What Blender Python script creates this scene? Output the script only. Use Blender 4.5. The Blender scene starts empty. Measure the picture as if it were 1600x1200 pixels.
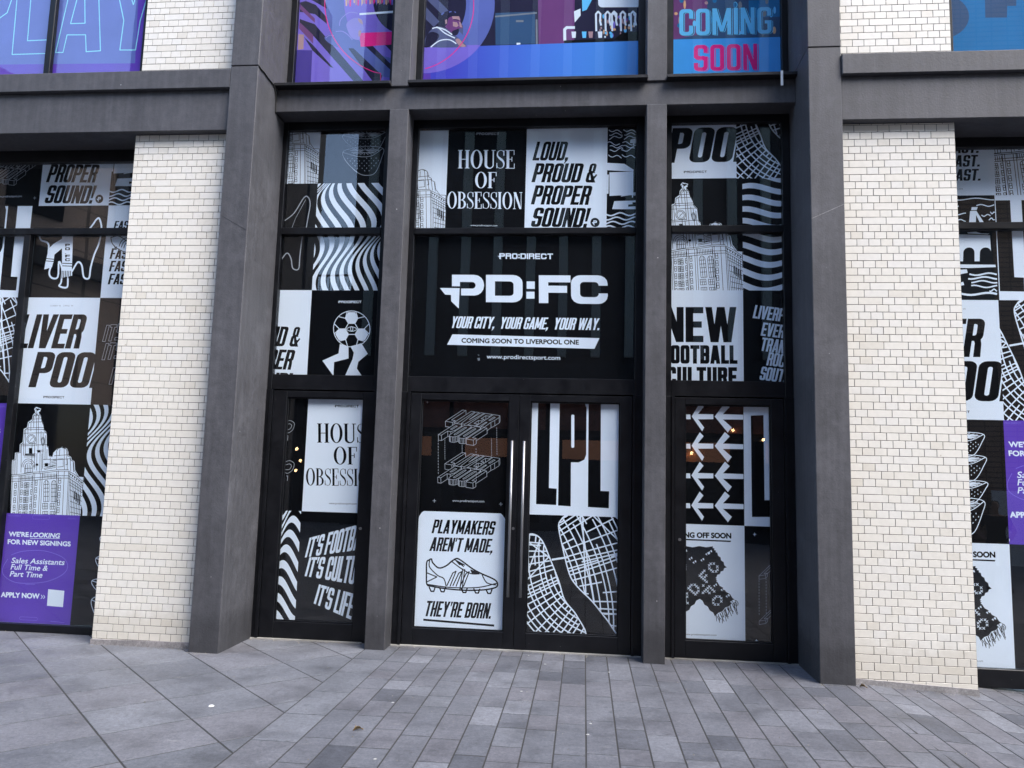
import bpy, bmesh, math, random
from mathutils import Vector, Matrix
from mathutils.geometry import delaunay_2d_cdt

R = math.radians
rnd = random.Random(11)
scn = bpy.context.scene
col = scn.collection

# ------------------------------------------------------------------ camera
cam_d = bpy.data.cameras.new('camera')
cam_d.lens = 27.0
cam_d.sensor_width = 36.0
cam_d.clip_start = 0.05
cam_d.clip_end = 3000
cam = bpy.data.objects.new('camera', cam_d)
col.objects.link(cam)
cam.matrix_world = Matrix((
    (0.9953106, -0.0157591, 0.0954381, 0.0),
    (0.0929157, -0.1185876, -0.9885867, 0.0),
    (0.0268970, 0.9928185, -0.1165672, 1.675),
    (0, 0, 0, 1)))
scn.camera = cam

# ------------------------------------------------------------------ sky, sun, exposure
SUN_EL, SUN_AZ = 52.0, 126.0         # hazy sun high behind the photographer, to the right
world = bpy.data.worlds.new('World')
scn.world = world
world.use_nodes = True
wn = world.node_tree.nodes
wl = world.node_tree.links
sky = wn.new('ShaderNodeTexSky')
sky.sky_type = 'NISHITA'
sky.sun_disc = False
sky.sun_elevation = R(SUN_EL)
sky.sun_rotation = R(SUN_AZ)
sky.air_density = 1.0
sky.dust_density = 1.2
sky.ozone_density = 1.0
wn['Background'].inputs['Strength'].default_value = 0.15
wl.new(sky.outputs[0], wn['Background'].inputs['Color'])

sun_d = bpy.data.lights.new('sun', 'SUN')
sun_d.energy = 1.4
sun_d.angle = R(38)
sun_d.color = (1.0, 0.945, 0.875)
sun = bpy.data.objects.new('sun', sun_d)
col.objects.link(sun)
sd = Vector((math.sin(R(SUN_AZ)) * math.cos(R(SUN_EL)), math.cos(R(SUN_AZ)) * math.cos(R(SUN_EL)), math.sin(R(SUN_EL))))
sun.rotation_euler = sd.to_track_quat('Z', 'Y').to_euler()
sun.location = sd * 60

scn.view_settings.view_transform = 'Standard'
scn.view_settings.look = 'None'
scn.view_settings.gamma = 1.0
scn.view_settings.use_curve_mapping = False
scn.view_settings.exposure = 2.2
scn.cycles.max_bounces = 6
scn.cycles.diffuse_bounces = 3
scn.cycles.glossy_bounces = 3
scn.cycles.transparent_max_bounces = 8
scn.cycles.caustics_reflective = False
scn.cycles.caustics_refractive = False

# ------------------------------------------------------------------ materials
MATS = {}
def new_mat(name):
    m = bpy.data.materials.new(name)
    m.use_nodes = True
    nt = m.node_tree
    b = nt.nodes['Principled BSDF']
    MATS[name] = m
    return m, nt, b
def N(nt, t, **kw):
    n = nt.nodes.new(t)
    for k, v in kw.items():
        if k in n.inputs: n.inputs[k].default_value = v
        else: setattr(n, k, v)
    return n
def ramp(nt, src, stops, interp='LINEAR'):
    r = nt.nodes.new('ShaderNodeValToRGB')
    r.color_ramp.interpolation = interp
    e = r.color_ramp.elements
    while len(e) < len(stops): e.new(0.5)
    for i, (p, c) in enumerate(stops):
        e[i].position = p
        e[i].color = (c[0], c[1], c[2], 1) if not isinstance(c, (int, float)) else (c, c, c, 1)
    nt.links.new(src, r.inputs[0])
    return r
def mix(nt, a, b, fac, mode='MIX'):
    m = nt.nodes.new('ShaderNodeMix')
    m.data_type = 'RGBA'
    m.blend_type = mode
    for sock, v in ((6, a), (7, b), (0, fac)):
        if hasattr(v, 'is_output'): nt.links.new(v, m.inputs[sock])
        elif isinstance(v, (int, float)): m.inputs[sock].default_value = v
        else: m.inputs[sock].default_value = (*v, 1)
    return m.outputs[2]
def noise(nt, vec, scale, detail=4, rough=0.55, stretch=None):
    n = N(nt, 'ShaderNodeTexNoise', Scale=scale, Detail=detail, Roughness=rough)
    if stretch:
        mp = N(nt, 'ShaderNodeMapping')
        mp.inputs['Scale'].default_value = stretch
        nt.links.new(vec, mp.inputs[0]); vec = mp.outputs[0]
    nt.links.new(vec, n.inputs['Vector'])
    return n
def wpos(nt):
    return N(nt, 'ShaderNodeNewGeometry').outputs['Position']
def bump(nt, b, h, strength, dist):
    bp = N(nt, 'ShaderNodeBump', Strength=strength, Distance=dist)
    nt.links.new(h, bp.inputs['Height'])
    nt.links.new(bp.outputs[0], b.inputs['Normal'])

def plain(name, rgb, rough=0.5, metal=0.0, spec=0.5, var=0.0):
    m, nt, b = new_mat(name)
    b.inputs['Base Color'].default_value = (*rgb, 1)
    b.inputs['Roughness'].default_value = rough
    b.inputs['Metallic'].default_value = metal
    b.inputs['Specular IOR Level'].default_value = spec
    if var:
        n = noise(nt, wpos(nt), 3.0, 5)
        lo = [c * (1 - var) for c in rgb]; hi = [c * (1 + var) for c in rgb]
        r = ramp(nt, n.outputs[0], [(0.3, lo), (0.7, hi)])
        nt.links.new(r.outputs[0], b.inputs['Base Color'])
    return m

def concrete(name, base, streak=0.25):
    m, nt, b = new_mat(name)
    P = wpos(nt)
    n1 = noise(nt, P, 1.3, 6, 0.6)
    n2 = noise(nt, P, 14.0, 10, 0.75)
    n3 = noise(nt, P, 3.0, 4, 0.6, (7.0, 7.0, 0.35))
    c1 = ramp(nt, n1.outputs[0], [(0.3, [c * 0.84 for c in base]), (0.72, [c * 1.18 for c in base])])
    c2 = ramp(nt, n2.outputs[0], [(0.35, 0.80), (0.68, 1.16)])
    x = mix(nt, c1.outputs[0], c2.outputs[0], 1.0, 'MULTIPLY')
    c3 = ramp(nt, n3.outputs[0], [(0.36, 1 - streak), (0.6, 1.0), (0.75, 1 + streak * 0.7)])
    x = mix(nt, x, c3.outputs[0], 0.8, 'MULTIPLY')
    # pale efflorescence patches and small chips
    n4 = noise(nt, P, 2.1, 7, 0.7)
    pf = ramp(nt, n4.outputs[0], [(0.55, 0.0), (0.75, 0.42)])
    x = mix(nt, x, [min(1, c * 1.9) for c in base], pf.outputs[0])
    v = N(nt, 'ShaderNodeTexVoronoi', Scale=5.5)
    nt.links.new(P, v.inputs['Vector'])
    chip = ramp(nt, v.outputs['Distance'], [(0.018, 1.0), (0.03, 0.0)])
    x = mix(nt, x, (0.42, 0.42, 0.43), chip.outputs[0])
    sxz = N(nt, 'ShaderNodeSeparateXYZ'); nt.links.new(P, sxz.inputs[0])
    na = N(nt, 'ShaderNodeMath', operation='MULTIPLY_ADD'); nt.links.new(n2.outputs[0], na.inputs[0]); na.inputs[1].default_value = -0.5; nt.links.new(sxz.outputs[2], na.inputs[2])
    db = ramp(nt, na.outputs[0], [(0.0, 0.62), (0.12, 1.0)])
    x = mix(nt, x, db.outputs[0], 1.0, 'MULTIPLY')
    nt.links.new(x, b.inputs['Base Color'])
    rr_ = ramp(nt, n2.outputs[0], [(0.3, 0.5), (0.7, 0.72)])
    nt.links.new(rr_.outputs[0], b.inputs['Roughness'])
    b.inputs['Specular IOR Level'].default_value = 0.35
    n5 = noise(nt, P, 60, 5, 0.6)
    bump(nt, b, n5.outputs[0], 0.18, 0.01)
    return m
concrete('concrete', (0.071, 0.071, 0.079), 0.2)
concrete('concrete_soffit', (0.040, 0.040, 0.045), 0.1)

def tile_mat():
    m, nt, b = new_mat('glazed_tile')
    P = wpos(nt)
    oi = N(nt, 'ShaderNodeObjectInfo')
    ge = N(nt, 'ShaderNodeNewGeometry')
    ad = N(nt, 'ShaderNodeMath', operation='ADD'); nt.links.new(oi.outputs['Random'], ad.inputs[0]); nt.links.new(ge.outputs['Random Per Island'], ad.inputs[1])
    fr = N(nt, 'ShaderNodeMath', operation='FRACT'); nt.links.new(ad.outputs[0], fr.inputs[0])
    c = ramp(nt, fr.outputs[0], [(0.0, (0.625, 0.59, 0.52)), (0.10, (0.665, 0.635, 0.57)), (0.6, (0.695, 0.668, 0.61)), (1.0, (0.665, 0.645, 0.60))])
    n = noise(nt, P, 22, 5, 0.6)
    d = ramp(nt, n.outputs[0], [(0.25, 0.92), (0.6, 1.0)])
    x = mix(nt, c.outputs[0], d.outputs[0], 1.0, 'MULTIPLY')
    # splash dirt rising from the ground, rust specks
    s = N(nt, 'ShaderNodeSeparateXYZ'); nt.links.new(P, s.inputs[0])
    n2 = noise(nt, P, 5, 6, 0.7)
    a = N(nt, 'ShaderNodeMath', operation='MULTIPLY_ADD'); nt.links.new(n2.outputs[0], a.inputs[0]); a.inputs[1].default_value = -0.5; nt.links.new(s.outputs[2], a.inputs[2])
    dr = ramp(nt, a.outputs[0], [(-0.0, 0.30), (0.12, 0.0)])
    x = mix(nt, x, (0.40, 0.35, 0.27), dr.outputs[0])
    v = N(nt, 'ShaderNodeTexVoronoi', Scale=3.2); nt.links.new(P, v.inputs['Vector'])
    sp = ramp(nt, v.outputs['Distance'], [(0.012, 0.7), (0.03, 0.0)])
    x = mix(nt, x, (0.30, 0.25, 0.18), sp.outputs[0])
    nt.links.new(x, b.inputs['Base Color'])
    b.inputs['Roughness'].default_value = 0.32
    n3 = noise(nt, P, 14, 2, 0.5)
    bump(nt, b, n3.outputs[0], 0.12, 0.01)
    return m
tile_mat()
plain('tile_joint', (0.030, 0.029, 0.029), 0.95)

def stone(name, lo, hi, scale_rand=True):
    m, nt, b = new_mat(name)
    P = wpos(nt)
    oi = N(nt, 'ShaderNodeObjectInfo')
    ge = N(nt, 'ShaderNodeNewGeometry')
    ad = N(nt, 'ShaderNodeMath', operation='ADD'); nt.links.new(oi.outputs['Random'], ad.inputs[0]); nt.links.new(ge.outputs['Random Per Island'], ad.inputs[1])
    fr = N(nt, 'ShaderNodeMath', operation='FRACT'); nt.links.new(ad.outputs[0], fr.inputs[0])
    mid = [(p + q) / 2 for p, q in zip(lo, hi)]
    warm = [mid[0] * 1.04, mid[1] * 0.995, mid[2] * 0.985]
    c = ramp(nt, fr.outputs[0], [(0.0, lo), (0.25, mid), (0.5, warm), (0.75, mid), (1.0, hi)])
    n1 = noise(nt, P, 2.2, 7, 0.68)
    r1 = ramp(nt, n1.outputs[0], [(0.3, 0.62), (0.5, 1.0), (0.72, 1.25)])
    x = mix(nt, c.outputs[0], r1.outputs[0], 1.0, 'MULTIPLY')
    n2 = noise(nt, P, 70, 8, 0.85)
    r2 = ramp(nt, n2.outputs[0], [(0.3, 0.62), (0.7, 1.36)])
    x = mix(nt, x, r2.outputs[0], 1.0, 'MULTIPLY')
    n6 = noise(nt, P, 26, 6, 0.8)
    r6 = ramp(nt, n6.outputs[0], [(0.32, 0.68), (0.5, 1.0), (0.68, 1.3)])
    x = mix(nt, x, r6.outputs[0], 1.0, 'MULTIPLY')
    n4 = noise(nt, P, 7.5, 6, 0.75)
    st = ramp(nt, n4.outputs[0], [(0.30, 0.75), (0.41, 0.0)])
    x = mix(nt, x, [k * 0.45 for k in mid], st.outputs[0])
    sc = noise(nt, P, 3.4, 8, 0.8, (1.0, 2.6, 1.0))
    pl = ramp(nt, sc.outputs[0], [(0.60, 0.0), (0.72, 0.40)])
    x = mix(nt, x, (0.42, 0.41, 0.40), pl.outputs[0])
    nt.links.new(x, b.inputs['Base Color'])
    rg = ramp(nt, n1.outputs[0], [(0.3, 0.5), (0.7, 0.7)])
    nt.links.new(rg.outputs[0], b.inputs['Roughness'])
    b.inputs['Specular IOR Level'].default_value = 0.4
    bump(nt, b, n2.outputs[0], 0.22, 0.004)
    return m
stone('granite_slab', (0.094, 0.099, 0.113), (0.137, 0.143, 0.161))
stone('granite_paver', (0.060, 0.063, 0.075), (0.145, 0.150, 0.169))
stone('plinth_stone', (0.20, 0.195, 0.20), (0.27, 0.265, 0.265))
plain('paving_joint', (0.032, 0.031, 0.031), 0.95)
plain('threshold_grit', (0.24, 0.235, 0.22), 0.8, var=0.5)

# frames and ironmongery
def painted_metal(name, rgb, rough):
    m, nt, b = new_mat(name)
    P = wpos(nt)
    n = noise(nt, P, 6, 6, 0.7)
    c = ramp(nt, n.outputs[0], [(0.35, rgb), (0.75, [k * 1.7 + 0.002 for k in rgb])])
    v = N(nt, 'ShaderNodeTexVoronoi', Scale=9.0); nt.links.new(P, v.inputs['Vector'])
    sp = ramp(nt, v.outputs['Distance'], [(0.012, 1.0), (0.022, 0.0)])
    x = mix(nt, c.outputs[0], (0.25, 0.25, 0.25), sp.outputs[0])
    nt.links.new(x, b.inputs['Base Color'])
    r_ = ramp(nt, n.outputs[0], [(0.3, rough * 0.8), (0.7, rough * 1.25)])
    nt.links.new(r_.outputs[0], b.inputs['Roughness'])
    b.inputs['Specular IOR Level'].default_value = 0.28
    return m
painted_metal('black_aluminium', (0.0036, 0.0040, 0.0056), 0.36)
painted_metal('ledge_metal', (0.013, 0.013, 0.015), 0.4)
plain('brushed_steel', (0.30, 0.30, 0.31), 0.42, 1.0)
plain('rubber', (0.012, 0.012, 0.012), 0.7)
plain('paper_white', (0.8, 0.8, 0.78), 0.8)
plain('dry_leaf', (0.17, 0.115, 0.055), 0.85)
plain('gum', (0.34, 0.34, 0.33), 0.85)

# window film (opaque print on the inner face of the glass)
def film(name, rgb, var=0.06):
    return plain(name, rgb, 0.6, 0.0, 0.06, var)
film('film_black', (0.0028, 0.0034, 0.0048), 0.2)
film('film_white', (0.76, 0.87, 1.0), 0.02)
film('film_grey', (0.20, 0.23, 0.27))
film('film_line', (0.36, 0.40, 0.46))
film('film_violet', (0.115, 0.055, 0.47))
film('film_lilac', (0.20, 0.15, 0.66))
film('film_indigo', (0.06, 0.04, 0.30))
film('film_periwinkle', (0.11, 0.15, 0.46))
film('film_teal_line', (0.25, 0.72, 0.85))
film('film_sky', (0.06, 0.38, 0.95))
film('film_cyan', (0.14, 0.58, 1.0))
film('film_haze', (0.27, 0.24, 0.68))
film('film_magenta', (0.80, 0.02, 0.26))
film('film_plum', (0.16, 0.055, 0.20))
film('film_navy', (0.018, 0.018, 0.05))
film('film_skin', (0.42, 0.27, 0.30))
film('film_denim', (0.09, 0.11, 0.24))
film('film_amber', (0.75, 0.45, 0.25))
film('film_deepblue', (0.012, 0.17, 0.42))
film('film_slate', (0.035, 0.09, 0.20))
def film_grad(name, a, b_, x0, x1):
    m, nt, b = new_mat(name)
    s = N(nt, 'ShaderNodeSeparateXYZ'); nt.links.new(wpos(nt), s.inputs[0])
    mr = N(nt, 'ShaderNodeMapRange'); nt.links.new(s.outputs[0], mr.inputs[0]); mr.inputs[1].default_value = x0; mr.inputs[2].default_value = x1
    r = ramp(nt, mr.outputs[0], [(0, a), (1, b_)])
    nt.links.new(r.outputs[0], b.inputs['Base Color']); b.inputs['Roughness'].default_value = 0.55
    b.inputs['Specular IOR Level'].default_value = 0.25
film_grad('film_bluegrad', (0.05, 0.055, 0.55), (0.05, 0.32, 0.90), -1.5, 0.5)
film_grad('film_purplegrad', (0.20, 0.13, 0.62), (0.07, 0.035, 0.33), 0, 1)

# clear glass: two real faces, each reflecting by its Fresnel share
def glass():
    m, nt, b = new_mat('window_glass')
    nt.nodes.remove(b)
    out = nt.nodes['Material Output']
    f = N(nt, 'ShaderNodeFresnel', IOR=1.55)
    ge = N(nt, 'ShaderNodeNewGeometry')            # thin pane: both faces reflect as air to glass
    mr = N(nt, 'ShaderNodeMapRange'); mr.inputs[3].default_value = 1.55; mr.inputs[4].default_value = 1 / 1.55
    nt.links.new(ge.outputs['Backfacing'], mr.inputs[0]); nt.links.new(mr.outputs[0], f.inputs['IOR'])
    t = N(nt, 'ShaderNodeBsdfTransparent'); t.inputs[0].default_value = (0.992, 0.996, 0.996, 1)
    g = N(nt, 'ShaderNodeBsdfGlossy', Roughness=0.0)
    mx = N(nt, 'ShaderNodeMixShader')
    n = noise(nt, wpos(nt), 0.9, 1, 0.4)
    bp = N(nt, 'ShaderNodeBump', Strength=0.05, Distance=0.02)
    nt.links.new(n.outputs[0], bp.inputs['Height']); nt.links.new(bp.outputs[0], g.inputs['Normal'])
    nt.links.new(f.outputs[0], mx.inputs[0]); nt.links.new(t.outputs[0], mx.inputs[1]); nt.links.new(g.outputs[0], mx.inputs[2])
    nt.links.new(mx.outputs[0], out.inputs[0])
glass()

# ------------------------------------------------------------------ mesh helpers
def tag(o, label=None, cat=None, group=None, kind=None):
    if label: o['label'] = label
    if cat: o['category'] = cat; o['kind'] = 'thing'
    if group: o['group'] = group
    if kind: o['kind'] = kind
    return o
def link(name, me, mats, parent=None):
    o = bpy.data.objects.new(name, me)
    if not isinstance(mats, (list, tuple)): mats = [mats]
    if len(me.materials) == 0:
        for m in mats: me.materials.append(MATS[m])
    col.objects.link(o)
    if parent: o.parent = parent
    return o
def empty(name, loc=(0, 0, 0), rz=0):
    o = bpy.data.objects.new(name, None)
    o.location = loc; o.rotation_euler[2] = rz
    o.empty_display_size = 0.2
    col.objects.link(o)
    return o
class MB:
    def __init__(s): s.v = []; s.f = []
    def box(s, x0, x1, y0, y1, z0, z1, bev=0.0, zf=None):
        """box, chamfered along its front (-Y) edges when bev > 0; zf bends z by x"""
        i = len(s.v)
        if bev:
            b = bev
            pts = [(x0, y1, z0), (x1, y1, z0), (x1, y1, z1), (x0, y1, z1),
                   (x0, y0 + b, z0), (x1, y0 + b, z0), (x1, y0 + b, z1), (x0, y0 + b, z1),
                   (x0 + b, y0, z0 + b), (x1 - b, y0, z0 + b), (x1 - b, y0, z1 - b), (x0 + b, y0, z1 - b)]
            fs = [(3, 2, 1, 0), (0, 1, 5, 4), (1, 2, 6, 5), (2, 3, 7, 6), (3, 0, 4, 7),
                  (4, 5, 9, 8), (5, 6, 10, 9), (6, 7, 11, 10), (7, 4, 8, 11), (8, 9, 10, 11)]
        else:
            pts = [(x0, y0, z0), (x1, y0, z0), (x1, y1, z0), (x0, y1, z0), (x0, y0, z1), (x1, y0, z1), (x1, y1, z1), (x0, y1, z1)]
            fs = [(3, 2, 1, 0), (4, 5, 6, 7), (0, 1, 5, 4), (1, 2, 6, 5), (2, 3, 7, 6), (3, 0, 4, 7)]
        if zf: pts = [(x, y, z + zf(x)) for x, y, z in pts]
        s.v += pts; s.f += [tuple(k + i for k in f) for f in fs]
        return s
    def prism_top(s, poly, z0, z1, bev, zf=None):
        """polygon (ccw, seen from above) extruded up with a chamfered top edge"""
        n = len(poly); i = len(s.v)
        c = Vector((sum(p[0] for p in poly) / n, sum(p[1] for p in poly) / n))
        ins = []
        for k in range(n):
            p = Vector(poly[k]); a = Vector(poly[k - 1]); b = Vector(poly[(k + 1) % n])
            d1 = (p - a).normalized(); d2 = (b - p).normalized()
            n1 = Vector((-d1.y, d1.x)); n2 = Vector((-d2.y, d2.x))
            m = (n1 + n2); m = m / max(0.3, m.dot(n1)) if m.length > 1e-6 else n1
            ins.append(p + m * bev)
        f = zf or (lambda x: 0)
        s.v += [(p[0], p[1], z0 + f(p[0])) for p in poly]
        s.v += [(p[0], p[1], z1 - bev + f(p[0])) for p in poly]
        s.v += [(p[0], p[1], z1 + f(p[0])) for p in ins]
        for k in range(n):
            q = (k + 1) % n
            s.f.append((i + k, i + q, i + n + q, i + n + k))
            s.f.append((i + n + k, i + n + q, i + 2 * n + q, i + 2 * n + k))
        s.f.append(tuple(i + 2 * n + k for k in range(n)))
        return s
    def tube(s, pts, r, seg=10, caps=True):
        i = len(s.v); pts = [Vector(p) for p in pts]
        for k, p in enumerate(pts):
            d = (pts[min(k + 1, len(pts) - 1)] - pts[max(k - 1, 0)]).normalized()
            u = d.cross(Vector((0, 0, 1)) if abs(d.z) < 0.9 else Vector((1, 0, 0))).normalized(); w = d.cross(u)
            rk = r[k] if isinstance(r, (list, tuple)) else r
            for j in range(seg):
                a = 2 * math.pi * j / seg
                s.v.append(tuple(p + (u * math.cos(a) + w * math.sin(a)) * rk))
        for k in range(len(pts) - 1):
            for j in range(seg):
                a, b = i + k * seg + j, i + k * seg + (j + 1) % seg
                s.f.append((a, a + seg, b + seg, b))
        if caps:
            s.f.append(tuple(i + j for j in range(seg)))
            s.f.append(tuple(i + (len(pts) - 1) * seg + j for j in reversed(range(seg))))
        return s
    def mesh(s, name='mesh'):
        me = bpy.data.meshes.new(name); me.from_pydata(s.v, [], s.f); me.update(); return me
    def build(s, name, mats, parent=None, smooth=False):
        me = s.mesh(name)
        if smooth: me.polygons.foreach_set('use_smooth', [True] * len(me.polygons))
        return link(name, me, mats, parent)

# ------------------------------------------------------------------ flat print: a small painter's engine
def area2(p):
    return sum(p[i - 1][0] * p[i][1] - p[i][0] * p[i - 1][1] for i in range(len(p)))
def arc(cx, cy, rx, ry, a0, a1, n=10):
    return [(cx + rx * math.cos(R(a0 + (a1 - a0) * i / n)), cy + ry * math.sin(R(a0 + (a1 - a0) * i / n))) for i in range(n + 1)]
def ell(cx, cy, rx, ry=None, n=20):
    return arc(cx, cy, rx, ry or rx, 0, 360 - 360 / n, n - 1)
def rect(x0, y0, x1, y1):
    return [(x0, y0), (x1, y0), (x1, y1), (x0, y1)]
def rr(x0, y0, x1, y1, r, fl=(1, 1, 1, 1), n=4):
    """rounded rectangle; flags: top left, top right, bottom right, bottom left (y up)"""
    r = max(0.0, min(r, abs(x1 - x0) / 2 - 1e-4, abs(y1 - y0) / 2 - 1e-4) if sum(fl) > 2 else min(r, abs(x1 - x0) - 1e-4, abs(y1 - y0) - 1e-4))
    p = []
    p += arc(x0 + r, y0 + r, r, r, 180, 270, n) if fl[3] and r else [(x0, y0)]
    p += arc(x1 - r, y0 + r, r, r, 270, 360, n) if fl[2] and r else [(x1, y0)]
    p += arc(x1 - r, y1 - r, r, r, 0, 90, n) if fl[1] and r else [(x1, y1)]
    p += arc(x0 + r, y1 - r, r, r, 90, 180, n) if fl[0] and r else [(x0, y1)]
    return p
def catmull(pts, n=6, closed=False):
    q = []
    m = len(pts)
    g = (lambda i: pts[i % m]) if closed else (lambda i: pts[max(0, min(m - 1, i))])
    for i in range(m if closed else m - 1):
        a, b, c, d = g(i - 1), g(i), g(i + 1), g(i + 2)
        for k in range(n):
            t = k / n
            q.append(tuple(0.5 * (2 * b[j] + (c[j] - a[j]) * t + (2 * a[j] - 5 * b[j] + 4 * c[j] - d[j]) * t * t + (3 * b[j] - a[j] - 3 * c[j] + d[j]) * t ** 3) for j in (0, 1)))
    if not closed: q.append(pts[-1])
    return q
def inside(p, poly):
    c = False; x, y = p
    for i in range(len(poly)):
        (x1, y1), (x2, y2) = poly[i - 1], poly[i]
        if (y1 > y) != (y2 > y) and x < (x2 - x1) * (y - y1) / (y2 - y1) + x1: c = not c
    return c

class Art:
    """vector print for one poster. trace = (top left, top right, bottom left) of the sheet in drawing
    units (y down); rect = its place on the window (x0, z0, x1, z1) in metres"""
    def __init__(s, tl, tr, bl, rc, ground, clip=None):
        s.rc = rc; s.ground = ground; s.layers = []; s.clip = clip or rc
        s.tl = Vector(tl); e1 = Vector(tr) - s.tl; e2 = Vector(bl) - s.tl
        s.m = Matrix(((e1.x, e2.x), (e1.y, e2.y))).inverted()
        s.k = (rc[2] - rc[0]) / e1.length
    def P(s, p):
        q = s.m @ (Vector(p) - s.tl)
        return (s.rc[0] + q.x * (s.rc[2] - s.rc[0]), s.rc[3] - q.y * (s.rc[3] - s.rc[1]))
    def ops(s, color, ops):
        s.layers.append((color, [(sg, [s.P(p) for p in pts]) for sg, pts in ops]))
    def poly(s, color, *polys):
        s.ops(color, [('+', p) for p in polys])
    def stroke(s, color, pts, w, closed=False):
        if closed: pts = list(pts) + [pts[0]]
        s.layers.append((color, s.quads(pts, w)))
    def quads(s, pts, w):
        o = []
        h = w * s.k / 2
        q = [Vector(s.P(p)) for p in pts]
        for a, b in zip(q, q[1:]):
            d = b - a
            if d.length < 1e-5: continue
            d.normalize(); n = Vector((-d.y, d.x)) * h; e = d * h * 0.45
            o.append(('+', [tuple(a - e - n), tuple(b + e - n), tuple(b + e + n), tuple(a - e + n)]))
        return o
    def strokes(s, color, lines, w):
        o = []
        for l in lines: o += s.quads(l, w)
        if o: s.layers.append((color, o))
    def build(s, name, y, parent, label=None):
        x0, z0, x1, z1 = s.clip
        V = []; F = []; info = []
        def add(poly, lay, sg):
            xs = [p[0] for p in poly]; zs = [p[1] for p in poly]
            if max(xs) < x0 or min(xs) > x1 or max(zs) < z0 or min(zs) > z1: return
            a = area2(poly)
            if abs(a) < 2e-9: return
            if a < 0: poly = poly[::-1]
            i = len(V); V.extend(Vector(p) for p in poly)
            F.append(list(range(i, i + len(poly)))); info.append((lay, sg))
        add(rect(x0, z0, x1, z1), -1, '+')
        cols = [s.ground]
        for li, (c, ops) in enumerate(s.layers):
            if c not in cols: cols.append(c)
            for sg, poly in ops: add(poly, li, sg)
        if len(F) == 1:
            vc, fc, of = V, F, [[0]]
        else:
            vc, _, fc, _, _, of = delaunay_2d_cdt(V, [], F, 1, 1e-6, True)
        faces = []; mi = []
        for f, o in zip(fc, of):
            if 0 not in o: continue
            st = {}
            for k in sorted(o):
                st[info[k][0]] = info[k][1]
            best = max((l for l, sg in st.items() if sg == '+'), default=-1)
            c = s.ground if best < 0 else s.layers[best][0]
            faces.append(tuple(f)); mi.append(cols.index(c))
        me = bpy.data.meshes.new(name)
        me.from_pydata([(v[0], y, v[1]) for v in vc], [], faces)
        me.polygons.foreach_set('material_index', mi)
        bm = bmesh.new(); bm.from_mesh(me)
        loose = [v for v in bm.verts if not v.link_faces]
        bmesh.ops.delete(bm, geom=loose, context='VERTS')
        for f in bm.faces:
            if f.normal.y > 0: f.normal_flip()
        bm.to_mesh(me); bm.free()
        o = link(name, me, cols, parent)
        if label: o['label'] = label
        return o

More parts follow.
